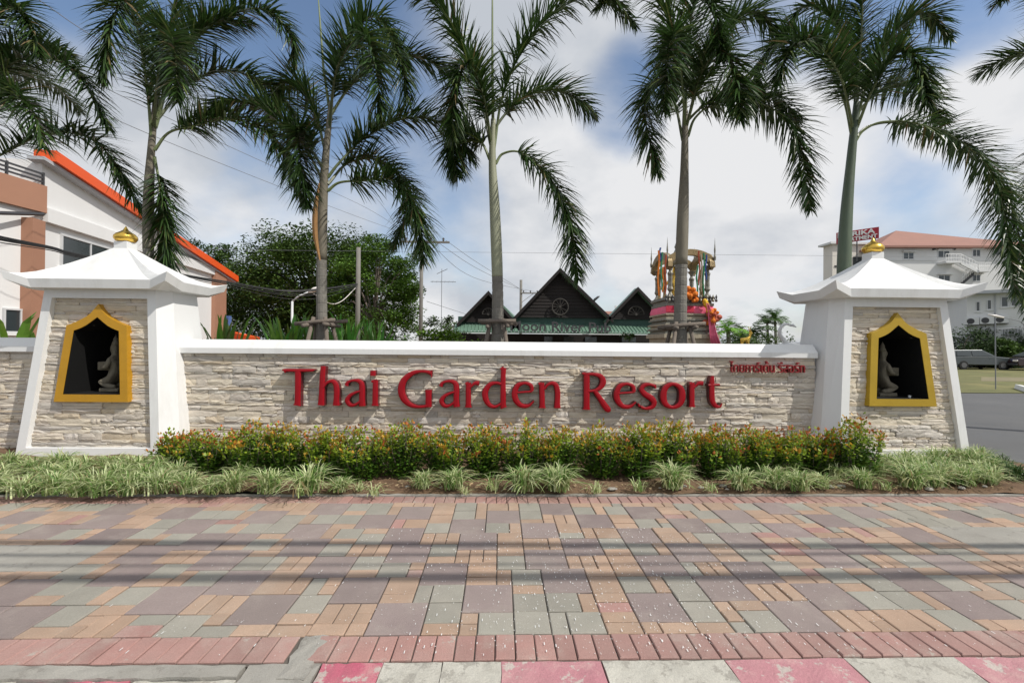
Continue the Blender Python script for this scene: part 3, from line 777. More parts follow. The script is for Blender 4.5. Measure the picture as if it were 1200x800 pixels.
sg = thing('raised_lettering', 'large glossy red raised letters mounted across the stone wall', 'sign', (0, YL, 1.0))
for (ch, ox, sts) in LET:
    mb = MB()
    if sts is None:
        stroke(mb, [(792, 232, 28), (850, 262, 46), (866, 325, 56), (848, 388, 46), (792, 416, 28), (735, 388, 46), (718, 325, 56), (736, 262, 46)], 0, True, ox=ox)
    else:
        for k, s_ in enumerate(sts): stroke(mb, s_, .0008*k, ox=ox)
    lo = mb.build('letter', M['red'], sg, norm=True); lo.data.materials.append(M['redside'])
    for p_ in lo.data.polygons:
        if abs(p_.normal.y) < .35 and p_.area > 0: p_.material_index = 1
def text_mesh(body, mat, name, parent, org, xdir, zdir, width=None, height=None, extrude=.01, offset=0, shear=0):
    c = bpy.data.curves.new('t', 'FONT'); c.body = body; c.extrude = extrude; c.offset = offset; c.resolution_u = 3; c.shear = shear
    o = bpy.data.objects.new('t', c); COL.objects.link(o)
    me = bpy.data.meshes.new_from_object(o)
    bpy.data.objects.remove(o)
    xs_ = [v.co.x for v in me.vertices]; ys_ = [v.co.y for v in me.vertices]
    x0, x1, y0, y1 = min(xs_), max(xs_), min(ys_), max(ys_)
    sx = width/(x1-x0); sy = (height/(y1-y0)) if height else sx
    xdir = Vector(xdir).normalized(); zdir = Vector(zdir).normalized(); nn = xdir.cross(zdir)
    root = parent
    ro = Vector(root['_o'])
    for v in me.vertices:
        p = Vector(org)+xdir*((v.co.x-x0)*sx)+zdir*((v.co.y-y0)*sy)+nn*v.co.z
        v.co = p-ro
    me.materials.clear(); me.materials.append(mat)
    ob = bpy.data.objects.new(name, me); COL.objects.link(ob); ob.parent = parent
    return ob
p0 = at(855, 436.0, YW-.06); p1 = at(942.5, 436.5, YW-.06)
ts = thing('small_lettering', 'small dark red Thai lettering at the right end of the wall', 'sign', p0)
text_mesh('ไทยการ์เด้น รีสอร์ท', M['redthai'], 'lettering', ts, p0, (1, 0, 0), (0, 0, 1), width=p1.x-p0.x, height=.165, extrude=.022, offset=.005)

# ------------------------------------------------------------------ plants of the bed
def land(x):
    """a phrase that places a plant along the wall, by what is behind it"""
    marks = [(-99, 'left of the left pillar'), (-6.3, "below the left pillar's left edge"), (-5.75, 'below the ochre niche'), (-5.1, "below the left pillar's right edge"), (-4.55, "at the left pillar's right foot"),
             (-4.0, 'at the left end of the long wall'), (-3.4, 'left of the letter T'), (-2.9, 'below the letter T'), (-2.5, 'below the letter h'), (-2.15, 'below the letters ai'), (-1.7, 'just left of the letter G'), (-1.25, 'below the letter G'),
             (-.8, 'below the letters ar'), (-.3, 'below the letter d'), (.1, 'below the letters en'), (.6, 'below the gap before Resort'), (1.1, 'below the letter R'), (1.6, 'below the letters es'), (2.1, 'below the letter o'), (2.6, 'below the letters rt'), (3.1, 'just right of the last letter'),
             (3.5, 'below the small lettering'), (4.0, 'at the right end of the long wall'), (4.5, "at the right pillar's left foot"), (5.0, "below the yellow niche's left edge"), (5.5, 'below the yellow niche'), (5.95, "below the yellow niche's right edge"), (6.4, 'at the corner by the driveway')]
    r = marks[0][1]
    for a, b in marks:
        if x >= a: r = b
    return r
USED = {}
def uniq(txt):
    if txt not in USED: USED[txt] = 1; return txt
    alts = ['slightly right of the first, ', 'third, ']
    USED[txt] += 1
    return txt + [', second from left', ', third from left', ', fourth from left', ', fifth from left', ', last of these'][min(4, USED[txt]-2)]
rg = random.Random(17)
def tuft_mesh(sd, n=95, h=.27, spread=.24, pale=1.0):
    r = random.Random(sd); mb = MB()
    for k in range(n):
        a = r.uniform(0, 2*pi); L_ = h*r.uniform(.75, 1.45); out = spread*r.uniform(.25, 1.25); w = r.uniform(.0035, .0065)
        bx, by = r.gauss(0, .035), r.gauss(0, .035)
        dx, dy = cos(a), sin(a)
        if r.random() < .5: c = (.60*pale, .66*pale, .36*pale)
        elif r.random() < .6: c = (.16, .29, .07)
        else: c = (.36, .46, .17)
        if r.random() < .04: c = (.45, .36, .20)
        k_ = r.uniform(.8, 1.15); c = tuple(q*k_ for q in c)
        tw = r.uniform(-.6, .6)
        vs = []; S = 5
        for i in range(S+1):
            t = i/S; rr = out*(t**1.4)*1.05; z = L_*(t*1.25-.55*t*t*(1+out/spread*.55)); ww = w*(1-t**2)+.0006
            px_, py_ = -dy*cos(tw*t), dx*cos(tw*t)
            vs += [(bx+dx*rr-px_*ww, by+dy*rr-py_*ww, max(z, .012)-.0), (bx+dx*rr+px_*ww, by+dy*rr+py_*ww, max(z, .012)+ww*sin(tw))]
        mb.add(vs, [(2*i, 2*i+1, 2*i+3, 2*i+2) for i in range(S)], c)
    return mb
TM = [tuft_mesh(100+i, n=[190, 170, 150, 180, 200, 160][i]).mesh('grass_clump', M['leaf']) for i in range(6)]
TS = [tuft_mesh(200+i, n=34, h=.20, spread=.16).mesh('grass_clump', M['leaf']) for i in range(2)]
def tuft(px, py, s, small=False, word='striped', hz=0):
    p = gr(px, py, .045)
    me = rg.choice(TS if small else TM)
    o = bpy.data.objects.new('grass_clump', me); COL.objects.link(o); o.location = (p.x, p.y, .035+hz); o.rotation_euler = (rg.uniform(-.06, .06), rg.uniform(-.06, .06), rg.uniform(0, 6.28)); s *= 1.0; o.scale = (s, s, s*rg.uniform(.9, 1.1))
    row = 'front' if py > 566 else 'back'
    size = 'small sparse' if small else ('large' if s > 1.15 else 'medium')
    tag(o, uniq('%s striped clump, %s row, %s' % (size, row, land(p.x))), 'grass clump', 'striped grass clumps along the paving')
FR = [(-12, 577, 1.1), (28, 580, 1.1), (66, 578, 1.05), (96, 581, 1), (120, 580, 1.15), (152, 579, 1.1), (187, 577, 1.1), (222, 576, 1.0), (248, 577, .9), (273, 576, 1.05), (316, 576, 1.15), (360, 577, 1.3), (398, 575, .8),
      (496, 571, .9), (533, 571, 1.15), (612, 574, 1.35), (654, 574, 1.3), (789, 572, 1.25), (869, 572, 1.05), (907, 571, 1.15), (936, 573, 1.1), (962, 571, .9), (1010, 571, .95), (1068, 571, 1.3), (1096, 569, 1.2), (1128, 567, 1.1), (1158, 566, 1.0)]
for a in FR: tuft(*a)
BK = [(-20, 556, 1.1), (12, 553, 1.1), (40, 556, 1.0), (70, 552, 1.15), (98, 556, 1.1), (128, 552, 1.1), (158, 555, 1.2), (188, 555, 1.0), (207, 561, .9), (1058, 556, 1.1), (1085, 552, 1.15), (1112, 555, 1.1), (1138, 549, 1.15), (1162, 553, .9), (1040, 549, 1.1), (1066, 546, 1.15), (1096, 544, 1.1), (1122, 545, 1.15), (1150, 541, 1.0), (55, 562, 1), (82, 565, 1), (138, 563, 1.05), (172, 564, 1), (-3, 565, 1), (1082, 560, 1.1), (1112, 561, 1.1), (1145, 557, 1), (1026, 556, 1), (285, 560, .9), (922, 558, 1), (980, 560, 1)]
for a in BK: tuft(*a)
for a in [(440, 579, .9), (578, 574, 1.1), (697, 577, .9), (747, 575, .85), (1040, 574, .7), (545, 578, .6), (420, 574, .7), (832, 575, .7)]: tuft(*a, small=True)
# darker strap-leaved clumps at the corner by the driveway
def dark_tuft(px, py, s):
    p = gr(px, py, .04); r = random.Random(int(px)); t = tuft_mesh(int(px), n=120, h=.24, spread=.2)
    t.c = [(.06*r.uniform(.7, 1.2), .12*r.uniform(.7, 1.2), .03) for _ in t.c]
    o = t.build('dark_grass_clump', M['leaf'], norm=False, org=(0, 0, 0)); o.location = (p.x, p.y, .02); o.scale = (s,)*3
    tag(o, uniq('dark green grass clump %s' % ('beside the driveway, nearer the paving' if py > 560 else 'at the outer foot of the right pillar')), 'grass clump', 'dark grass clumps by the driveway')
dark_tuft(1192, 562, 1.1); dark_tuft(1172, 549, 1.1)
# shrubs
def shrub_mesh(sd, rx, ry, h, redness, n=1500):
    r = random.Random(sd); mb = MB(); st = MB()
    shoots = []
    for k in range(46):
        a = r.uniform(0, 2*pi); q = sqrt(r.random()); x, y = rx*q*cos(a), ry*q*sin(a)
        top = h*(1-.42*q**2.6)*r.uniform(.84, 1.12)
        shoots.append((x, y, top, r.random() < redness))
        st.tube([(x*.25, y*.25, 0), (x*.8, y*.8, top*.55), (x, y, top)], [.005, .003, .0012], 3)
    per = n//len(shoots)
    for (x, y, top, red) in shoots:
        for k in range(per):
            t = r.random()**.8
            z = top*(1.02-.96*t)
            bend = .25+.75*max(0, min(1, (z/top)))
            a = r.uniform(0, 2*pi); rad_ = .012+.055*t+.02*r.random()
            cx = x*bend*(1.0 if t < .5 else 1.1)+rad_*cos(a); cy = y*bend*(1.0 if t < .5 else 1.1)+rad_*sin(a); cz = max(.03, z)
            l = r.uniform(.030, .052); w = l*.36
            el_ = r.uniform(-.3, 1.1) if t > .15 else r.uniform(.5, 1.4)
            d = Vector((cos(a)*cos(el_), sin(a)*cos(el_), sin(el_)))
            s_ = Vector((-sin(a), cos(a), r.uniform(-.4, .4))).normalized()
            u = d.cross(s_)*.1*l
            p = Vector((cx, cy, cz))
            young = max(0, 1-t*2.0)*r.uniform(.45, 1.3)
            g1 = (.075, .165, .020); g2 = (.24, .34, .03); rd = (.48, .14, .035) if red else (.52, .30, .035)
            if young > .72: c = rd
            elif young > .22: c = g2
            else: c = g1 if r.random() < .75 else (.15, .24, .03)
            k_ = r.uniform(.7, 1.3); c = tuple(q_*k_ for q_ in c)
            mb.add([p-s_*0.2*w, p+d*l*.45+s_*w-u, p+d*l, p+d*l*.45-s_*w-u], [(0, 1, 2), (0, 2, 3)], c)
    return mb, st
for k, (px, py, rx, h, red, lk) in enumerate([(196, 552, .26, .42, .75, 'low red-tipped'), (238, 556, .38, .50, .85, 'red-topped'), (290, 560, .33, .60, .45, 'tall orange-tipped'), (332, 560, .34, .58, .4, 'dense orange-tipped'), (378, 562, .30, .53, .2, 'lower green'), (420, 564, .36, .57, .25, 'yellow-topped green'),
       (470, 562, .36, .62, .5, 'orange-and-yellow'), (522, 563, .34, .56, .2, 'green-leaved'), (566, 561, .30, .58, .35, 'golden-topped'), (614, 562, .35, .60, .25, 'golden-green'), (660, 563, .34, .56, .15, 'bright lime'), (706, 562, .34, .58, .25, 'yellow-tipped'),
       (752, 563, .33, .60, .2, 'dark-based green'), (795, 561, .34, .62, .3, 'tall yellow-tipped'), (842, 562, .34, .60, .5, 'rusty-topped'), (884, 560, .34, .58, .45, 'orange-flecked'), (925, 559, .32, .54, .7, 'reddish'), (962, 558, .30, .52, .85, 'red-crowned'), (1012, 563, .33, .70, .5, 'tall single')]):
    p = gr(px, py, .03)
    mb, st = shrub_mesh(300+k, rx, rx*.8, h, red*.8, 3900)
    t = thing('hedge_shrub', uniq('%s hedge shrub %s' % (lk, land(p.x))), 'shrub', (p.x, p.y+.12, .03), 'shrubs of the hedge in front of the wall')
    for b in (mb, st): b.v = [(v[0]+p.x, v[1]+p.y+.12, v[2]+.03) for v in b.v]
    mb.build('foliage', M['leaf'], t, norm=False); st.build('stem', M['pole_wood'], t)

# ------------------------------------------------------------------ palms
def frond_mb(pts, nl, ll, r, lean=None, bare=.16, tip=.35, dens=1.0, green=1.0, wide=1.0):
    """pts: world points along the rachis. returns leaflets, rachis"""
    Q = spline(pts, 8)
    seg = [0]
    for a, b in zip(Q, Q[1:]): seg.append(seg[-1]+(b-a).length)
    tot = seg[-1]
    lf = MB(); ra = MB()
    n = len(Q)
    ra.tube(Q, [.028*(1-.93*(i/(n-1))**.7)+.002 for i in range(n)], 5)
    N_ = int(nl*dens)
    for k in range(N_):
        t = bare+(1-bare)*(k+r.random()*.8)/N_
        d = t*tot
        i = max(j for j in range(len(seg)) if seg[j] <= d+1e-6); i = min(i, n-2)
        f = (d-seg[i])/max(1e-6, seg[i+1]-seg[i]); p = Q[i].lerp(Q[i+1], f); T = (Q[i+1]-Q[i]).normalized()
        side = T.cross(Vector((0, 0, 1)))
        if side.length < .25: side = T.cross(Vector((0.3, 1, 0)))
        side.normalize(); up = side.cross(T).normalized()
        tt = (t-bare)/(1-bare)
        L_ = ll*(.5+.75*sin(pi*min(1, tt*.80+.14))**.8)*r.uniform(.8, 1.1)
        if tt > .85: L_ *= 1-.45*(tt-.85)/.15
        for sgn in (-1, 1):
            for rep in range(2 if r.random() < .75 else 1):
                phi = rad(r.choice([-38, -12, 12, 38, 55])+r.uniform(-12, 12))
                fw_ = .42+.38*tt+r.uniform(-.1, .15)
                dr = (side*sgn*cos(phi)+up*sin(phi))*sqrt(max(.05, 1-fw_*fw_))+T*fw_
                dr.normalize()
                w = wide*r.uniform(.013, .020); S = 3; q = p.copy(); vs = []; v = dr.copy()
                g = .22*r.uniform(.6, 1.4)
                wv = v.cross(Vector((r.uniform(-.5, .5), r.uniform(-.5, .5), 1)));  wv.normalize()
                for s_ in range(S+1):
                    ww = w*(1-(s_/S)**1.6)*(.75 if s_ == 0 else 1)
                    vs += [q-wv*ww, q+wv*ww]
                    q = q+v*(L_/S); v = (v+Vector((0, 0, -g))).normalized()
                a = r.uniform(.65, 1.35)*green
                c = (.038*a, .080*a, .018*a)
                if r.random() < .10: c = (.12*a, .16*a, .045*a)
                if r.random() < .025: c = (.20, .15, .07)
                lf.add(vs, [(2*j, 2*j+1, 2*j+3, 2*j+2) for j in range(S)], c)
    return lf, ra
def palm(label, base, trunk, r0, r1, fronds, sd, shaft_from, spear=None, green=1.0, generic=7, props=True, bark_top=None, grey=True, shm='shaft'):
    """trunk: px points from base to the crown; fronds: lists of (px,py,dY)"""
    r = random.Random(sd); Y = base
    TP = [at(px, py, Y) for px, py in trunk]
    t = thing('palm_tree', label, 'palm', (TP[0].x, Y, 0), 'tall palms in a row behind the wall')
    P = spline([Vector((TP[0].x, Y, -.05))]+TP, 10)
    zs = shaft_from
    lowp = [p for p in P if p.z <= zs]; highp = [p for p in P if p.z > zs-.001]
    H = P[-1].z
    def rad_at(z): return r0+(r1-r0)*(z/H)**.9
    # ringed trunk: fine steps with scars as geometry
    def interp(z):
        for a, b in zip(P, P[1:]):
            if a.z <= z <= b.z: return a.lerp(b, (z-a.z)/max(1e-6, b.z-a.z))
        return P[-1].copy()
    pts = []; rs = []; z = -.05; step = .15
    while z < zs:
        for dz, k in ((0, 1.0), (step*.45, 1.012), (step*.86, 1.0), (step*.9, .955), (step*.97, .955)):
            q = interp(min(z+dz, zs)); pts.append(Vector((q.x, q.y, min(z+dz, zs)))); rs.append(rad_at(max(0, z+dz))*k*(1.18-.18*min(1, (z+dz)/.8) if z < .8 else 1))
        z += step*r.uniform(.9, 1.15)
    keep = [0]+[i for i in range(1, len(pts)) if pts[i].z > pts[i-1].z+.004]
    pts = [pts[i] for i in keep]; rs = [rs[i] for i in keep]
    mb = MB(); mb.tube(pts, rs, 14); mb.build('trunk', M['bark'], t, smooth=False)
    q0 = interp(zs); sh = [Vector((q0.x, q0.y, zs-.01))]+[p for p in highp if p.z > zs+.02]
    n = len(sh)
    R0 = rs[-1]
    rr = [R0*1.02*(1+.10*sin(pi*min(1, i/(n-1)*1.6)))*(1-.55*(i/(n-1))**1.3) for i in range(n)]
    mb = MB(); mb.tube(sh, rr, 14); mb.build('crown_shaft', M[shm], t, smooth=True)
    top = sh[-1]
    def fr(pts3, nl=140, ll=.50, **k):
        lf, ra = frond_mb(pts3, nl, ll, r, green=green, **k)
        f = ra.build('frond', M['petiole'] if r.random() < .6 else M['petiole2'], t, norm=False)
        lf.build('leaflets', M['palmleaf'], f, norm=False)
    for F_ in fronds:
        p3 = [at(px, py, Y+dy) for px, py, dy in F_]
        fr(p3)
    for k in range(generic):
        a = 2*pi*k/generic+r.uniform(-.35, .35); e0 = r.uniform(.7, 1.35); Lf = r.uniform(2.3, 2.9)
        if generic and sin(a) < -.2: Lf *= 1.05
        pts3 = [top-Vector((0, 0, r.uniform(.1, .5)))]; d = Vector((cos(a)*cos(e0), sin(a)*cos(e0), sin(e0))); q = pts3[0].copy()
        for s_ in range(5):
            q = q+d*(Lf/5); pts3.append(q.copy()); d = (d+Vector((0, 0, -.30-.09*s_))).normalized()
        fr(pts3, 100, .50)
    if spear:
        a, b = at(*spear[0], Y), at(*spear[1], Y)
        mb = MB(); mb.tube([top-Vector((0, 0, .3)), a, a.lerp(b, .5), b], [.03, .022, .016, .004], 6); mb.build('spear_leaf', M['petiole'], t, smooth=True)
    return t, TP[0].x
def bracing(px, Y, z, sd, label):
    """timber props tied round a palm trunk"""
    x = atX(px, Y); r = random.Random(sd)
    t = thing('timber_props', label, 'tree props', (x, Y, 0), 'timber props around the palm trunks')
    for k in range(4):
        a = pi/4+k*pi/2+r.uniform(-.15, .15); mb = MB()
        mb.tube([(x+cos(a)*.62, Y+sin(a)*.62, -.05), (x+cos(a)*.40, Y+sin(a)*.40, z*.5), (x+cos(a)*.15, Y+sin(a)*.15, z+.1)], [.042, .038, .034], 8); mb.build('prop', M['pole_wood'], t, smooth=True)
    for k in range(4):
        a = k*pi/2; mb = MB(); c = Vector((x+cos(a)*.17, Y+sin(a)*.17, z+(.035 if k % 2 else -.03)+r.uniform(-.03, .03))); d = Vector((-sin(a), cos(a), r.uniform(-.12, .12)))
        mb.tube([c-d*r.uniform(.28, .4), c, c+d*r.uniform(.28, .4)], .034, 8); mb.build('cross_pole', M['pole_wood'], t, smooth=True)
YP = 7.95
palm('palm at the left edge of the photo, trunk out of frame', YP, [(-40, 400), (-42, 300), (-44, 190), (-44, 120)], .12, .085,
     [[(-44, 170, 0), (-10, 95, -.1), (40, 66, -.1), (90, 84, -.2), (128, 152, -.3)], [(-44, 200, 0), (0, 182, .1), (55, 158, .2), (115, 168, .2), (170, 252, .3)],
      [(-44, 130, 0), (-25, 40, -.3), (10, 8, -.5), (35, 30, -.6), (46, 66, -.7)], [(-44, 180, 0), (-20, 130, -.5), (15, 110, -.9), (40, 135, -1.2), (52, 175, -1.3)]], 41, 3.7, generic=4, shm='shaft_grey')
palm('slim palm behind the left pillar with one frond hanging down the trunk', YP, [(174, 400), (174, 320), (174, 240), (177, 180), (183, 110)], 0.10, .065,
     [[(178, 170, 0), (172, 100, -.2), (160, 30, -.5), (146, 0, -.9), (128, 40, -1.2), (120, 95, -1.3)], [(182, 150, 0), (205, 80, .1), (250, 28, .1), (305, 10, 0), (340, 40, 0), (346, 80, 0)],
      [(181, 176, 0), (197, 156, 0), (222, 149, -.1), (270, 140, -.2), (318, 160, -.3), (354, 232, -.4)], [(181, 184, 0), (186, 210, -.05), (192, 250, -.1), (196, 318, -.15)],
      [(183, 130, 0), (195, 50, .3), (215, -20, .5), (260, -50, .7)], [(184, 140, 0), (225, 95, .5), (280, 85, .8), (335, 120, 1), (350, 170, 1.1)],
      [(180, 150, 0), (185, 90, -.6), (196, 40, -1.1), (205, 60, -1.6), (208, 120, -1.9)]], 42, 3.15, generic=1, spear=None, shm='shaft_grey')
P2_PALM, _ = palm('palm behind the left part of the wall, brown sheath hanging on its trunk', YP, [(377, 400), (377, 320), (378, 240), (382, 180), (388, 120)], 0.105, .065,
     [[(379, 214, 0), (365, 186, 0), (345, 160, -.1), (310, 130, -.1), (270, 118, -.1), (235, 140, -.1)], [(385, 160, 0), (392, 100, 0), (410, 45, -.1), (440, 20, -.2), (466, 60, -.3), (480, 120, -.4)],
      [(384, 208, 0), (400, 188, 0), (430, 160, .1), (480, 138, .2), (530, 150, .3), (556, 190, .3)], [(384, 224, 0), (398, 214, 0), (425, 212, -.1), (462, 212, -.2), (488, 250, -.3), (497, 308, -.3)],
      [(382, 180, 0), (368, 130, .2), (345, 95, .4), (325, 105, .5), (318, 140, .5)], [(380, 200, 0), (362, 170, -.3), (350, 150, -.5), (352, 190, -.7), (360, 240, -.8)],
      [(386, 150, 0), (395, 80, -.5), (425, 40, -1.0), (440, 80, -1.4), (446, 140, -1.6)], [(384, 216, 0), (410, 190, .4), (450, 190, .7), (480, 230, .9), (462, 290, 1.0)]], 43, 3.0, spear=((379, 80), (371, -30)), generic=1, shm='shaft_grey')
palm('palm behind the letter d, pale smooth shaft and a thin spear leaf', YP, [(583, 400), (583, 330), (580, 250), (577, 190), (578, 140)], .13, .065,
     [[(576, 175, 0), (562, 110, 0), (540, 50, 0), (510, 5, 0), (470, -20, 0)], [(579, 175, 0), (590, 110, 0), (620, 45, 0), (665, 5, 0), (710, -8, 0), (745, 30, 0)],
      [(574, 187, 0), (565, 168, 0), (550, 158, .1), (538, 150, .15), (530, 170, .2), (536, 205, .2)], [(581, 192, 0), (590, 180, 0), (612, 180, -.1), (645, 210, -.2), (668, 260, -.3), (678, 328, -.3)],
      [(576, 170, 0), (566, 110, -.4), (548, 75, -.7), (533, 110, -.9), (530, 160, -1)]], 44, 2.75, spear=((577, 80), (577, -60)), generic=1, shm='shaft_pale')
palm('grey-trunked palm in front of the shrine', YP, [(797, 400), (798, 330), (800, 260), (802, 200), (803, 130)], .138, .072,
     [[(800, 165, 0), (790, 120, 0), (772, 95, 0), (758, 110, 0), (758, 150, 0), (772, 205, 0)], [(806, 160, 0), (815, 138, 0), (838, 122, -.05), (880, 118, -.1), (930, 150, -.2), (950, 245, -.3)],
      [(803, 140, 0), (806, 60, -.2), (815, 0, -.5), (835, 10, -.9), (846, 70, -1.1)], [(803, 140, 0), (795, 60, .1), (770, 0, .2), (735, -25, .2), (700, 10, .2)],
      [(805, 145, 0), (825, 80, .1), (855, 30, .2), (890, 15, .2), (918, 50, .3)], [(803, 150, 0), (798, 80, -.6), (790, 40, -1), (782, 70, -1.4), (778, 130, -1.6)],
      [(804, 150, 0), (820, 90, -.5), (845, 60, -.9), (862, 90, -1.2), (868, 140, -1.4)]], 45, 3.0, generic=1, green=1.05, shm='shaft_grey')
palm('green-shafted palm behind the right pillar, long frond arching right', YP, [(989, 400), (989, 320), (992, 250), (998, 180), (1004, 120)], .125, .078,
     [[(998, 158, 0), (988, 115, 0), (965, 70, 0), (930, 45, 0), (897, 65, 0), (880, 130, 0)], [(1004, 140, 0), (1020, 85, 0), (1050, 35, 0), (1085, 15, 0), (1114, 45, 0)],
      [(1003, 140, 0), (1008, 60, 0), (1010, 0, -.1), (1000, -40, -.2), (980, -20, -.3)], [(1002, 166, 0), (1012, 153, 0), (1035, 143, -.05), (1075, 145, -.1), (1125, 165, -.2), (1168, 215, -.3), (1190, 345, -.4)],
      [(1004, 160, 0), (1018, 148, .1), (1050, 144, .2), (1100, 155, .2), (1150, 185, .1), (1188, 250, 0), (1205, 370, -.1)],
      [(1004, 150, 0), (1025, 100, -.4), (1055, 60, -.7), (1078, 80, -1), (1086, 120, -1.2)], [(999, 150, 0), (985, 90, -.5), (955, 50, -.8), (925, 60, -1.1), (912, 100, -1.2)],
      [(1001, 150, 0), (1000, 80, .4), (975, 20, .7), (940, 10, .9), (915, 50, 1)]], 46, 2.3, generic=1, shm='shaft_dark')
palm('palm at the right edge of the photo, only frond tips in view', YP, [(1300, 400), (1300, 300), (1302, 180), (1302, 100)], .13, .085,
     [[(1302, 140, 0), (1280, 60, 0), (1240, 5, 0), (1200, -20, 0), (1165, 8, 0)], [(1302, 160, 0), (1275, 140, .1), (1240, 160, .1), (1212, 220, .1), (1198, 350, .1)], [(1302, 120, 0), (1310, 20, -.3), (1330, -60, -.6)]], 47, 3.0, generic=3)
m_ = MB(); q_ = [at(374, 215, YP-.12), at(369.5, 245, YP-.16), at(369.5, 275, YP-.16), at(375, 305, YP-.13)]; V_ = []
for i_, p_ in enumerate(spline(q_, 5)): w_ = .012+.035*sin(pi*i_/15); V_ += [p_+Vector((-w_, 0, 0)), p_+Vector((0, -.02, 0)), p_+Vector((w_, 0, 0))]
n_ = len(V_)//3; m_.add(V_, [f for i in range(n_-1) for f in ((3*i, 3*i+1, 3*i+4, 3*i+3), (3*i+1, 3*i+2, 3*i+5, 3*i+4))])
m_.build('dry_sheath', pm('dry_sheath', (.36, .19, .07), .8, .2), P2_PALM, norm=False)
for px, lab, sd in ((377, 'grey timber props tied around the palm left of centre', 1), (583, 'grey timber props tied around the palm in front of the pub', 2), (797, 'grey timber props around the palm before the shrine', 3)):
    bracing(px, YP, 1.90 if sd < 3 else 1.88, sd, lab)

# ------------------------------------------------------------------ overhead cables (their shadows cross the paving)
CG = 'cables strung overhead along the street'
def cable(name, pts, r, label, mat='cable', group=CG, n=6, steps=12):
    Q = spline(pts, steps); mb = MB(); mb.tube(Q, r, n); return tag(mb.build(name, M[mat], org=tuple(Q[0]), smooth=True), label, 'cable', group)
def sun_line(yg, z):   # height z cable whose shadow falls on the paving line y=yg
    return yg + z*SUNV.y/SUNV.z
for yg, z, r, lab in ((3.08, 5.2, .056, 'thick black bundle of cables above the footpath, nearest the street'), (3.60, 5.3, .048, 'medium black cable above the footpath, innermost of the four'), (3.42, 5.4, .022, 'thin black cable above the footpath beside the medium one'), (3.26, 5.25, .014, 'thinnest black cable above the footpath')):
    y = sun_line(yg, z)
    rr = random.Random(int(yg*100)); pts = [(-28+x*7, y+(.10 if yg > 3.5 else .03)*sin(x*1.3+yg), z+.05*cos(x*.9)) for x in range(9)]
    cable('overhead_cable', pts, r, lab)

# ------------------------------------------------------------------ behind the wall: foliage
def card_leaf(mb, p, l, w, r, c, droop=.2):
    a = r.uniform(0, 2*pi); e_ = r.uniform(-.5, 1.0)
    d = Vector((cos(a)*cos(e_), sin(a)*cos(e_), sin(e_))); s_ = Vector((-sin(a), cos(a), r.uniform(-.5, .5))).normalized()
    mb.add([p, p+d*l*.5+s_*w, p+d*l-Vector((0, 0, droop*l)), p+d*l*.5-s_*w], [(0, 1, 2), (0, 2, 3)], c)
def broad_tree(label, cx, cy, rx, rz, ztop, sd, leaf, col, nclump, per, name='broadleaf_tree', cat='tree', trunk_h=None, parts=None, outline=None, group=None, kindn=1.0, rd=None):
    r = random.Random(sd); t = thing(name, label, cat, (cx, cy, 0), group)
    cz = ztop-rz
    tr = MB(); th = cz
    tr.tube([(cx, cy, -.1), (cx+.1*rx*r.uniform(-1, 1), cy, cz*.5), (cx, cy, cz)], [.045*rx+.05, .035*rx+.04, .02*rx+.02], 9)
    cl = []
    for k in range(nclump):
        while True:
            x, y, z = r.uniform(-1, 1), r.uniform(-1, 1), r.uniform(-.9, 1)
            q = x*x+y*y+z*z
            if .30 < q < 1: break
        lump = 1+.18*noise.noise((x*2.3+sd, y*2.3, z*2.3))
        c = Vector((cx+x*rx*lump, cy+y*rx*(rd or .8)*lump, cz+z*rz*lump)); cl.append((c, r.uniform(.13, .24)*rx*kindn))
        if k % 5 == 0: tr.tube([(cx, cy, cz*.6), tuple(Vector((cx, cy, cz*.8)).lerp(c, .5)+Vector((0, 0, .1*rz))), tuple(c)], [.018*rx+.02, .012*rx+.01, .004*rx], 5)
    tr.build('trunk', M['pole_wood'], t)
    mb = MB()
    for c, s_ in cl:
        tone = r.uniform(.7, 1.3)
        for k in range(per):
            while True:
                v = Vector((r.uniform(-1, 1), r.uniform(-1, 1), r.uniform(-1, 1)))
                if .25 < v.length < 1: break
            p = c+Vector((v.x*s_, v.y*s_, v.z*s_*.65)); a = tone*r.uniform(.7, 1.3)
            card_leaf(mb, p, leaf*r.uniform(.7, 1.3), leaf*.3, r, tuple(q*a for q in col))
    mb.build('crown', M['treeleaf'], t, norm=False)
    return t
def wx(px, Y): return atX(px, Y)
def wz(py, Y, px=600): return at(px, py, Y).z
Yt = 38
x0, x1 = wx(283, Yt), wx(462, Yt)
broad_tree('big dark rain tree with broad rounded crown behind the wall', (x0+x1)/2-.5, Yt, 6.4, 5.2, wz(262, Yt, 360)-.3, 61, .26, (.066, .115, .022), 300, 190, kindn=1.25)
broad_tree('lighter green tree filling the right side of the tree group', wx(438, 33), 33, 3.6, 4.3, wz(278, 33, 430), 62, .22, (.095, .18, .026), 150, 170, kindn=1.2)
broad_tree('lower dark tree between the white building and the big tree', wx(248, 40), 40, 4.3, 3.9, wz(285, 40, 250), 63, .25, (.062, .11, .024), 120, 130)
broad_tree('small round tree far behind beside the utility pole', wx(518, 45), 45, 2.8, 1.6, wz(371, 45, 520), 64, .3, (.06, .10, .03), 40, 60)
def bush(label, px, Y, rx, ztop, sd, col, leaf=.09, n=26, per=60, name='garden_bush'):
    return broad_tree(label, wx(px, Y), Y, rx, (ztop-.5)/2, ztop, sd, leaf, col, n, per, name=name, cat='bush', kindn=1.5)
bush('bright yellow-green bush behind the wall left of centre', 505, 9.5, .75, 1.9, 70, (.17, .30, .03), n=34, per=80)
bush('second bright green bush nearer the utility pole', 548, 10.5, .6, 1.85, 71, (.13, .24, .03))
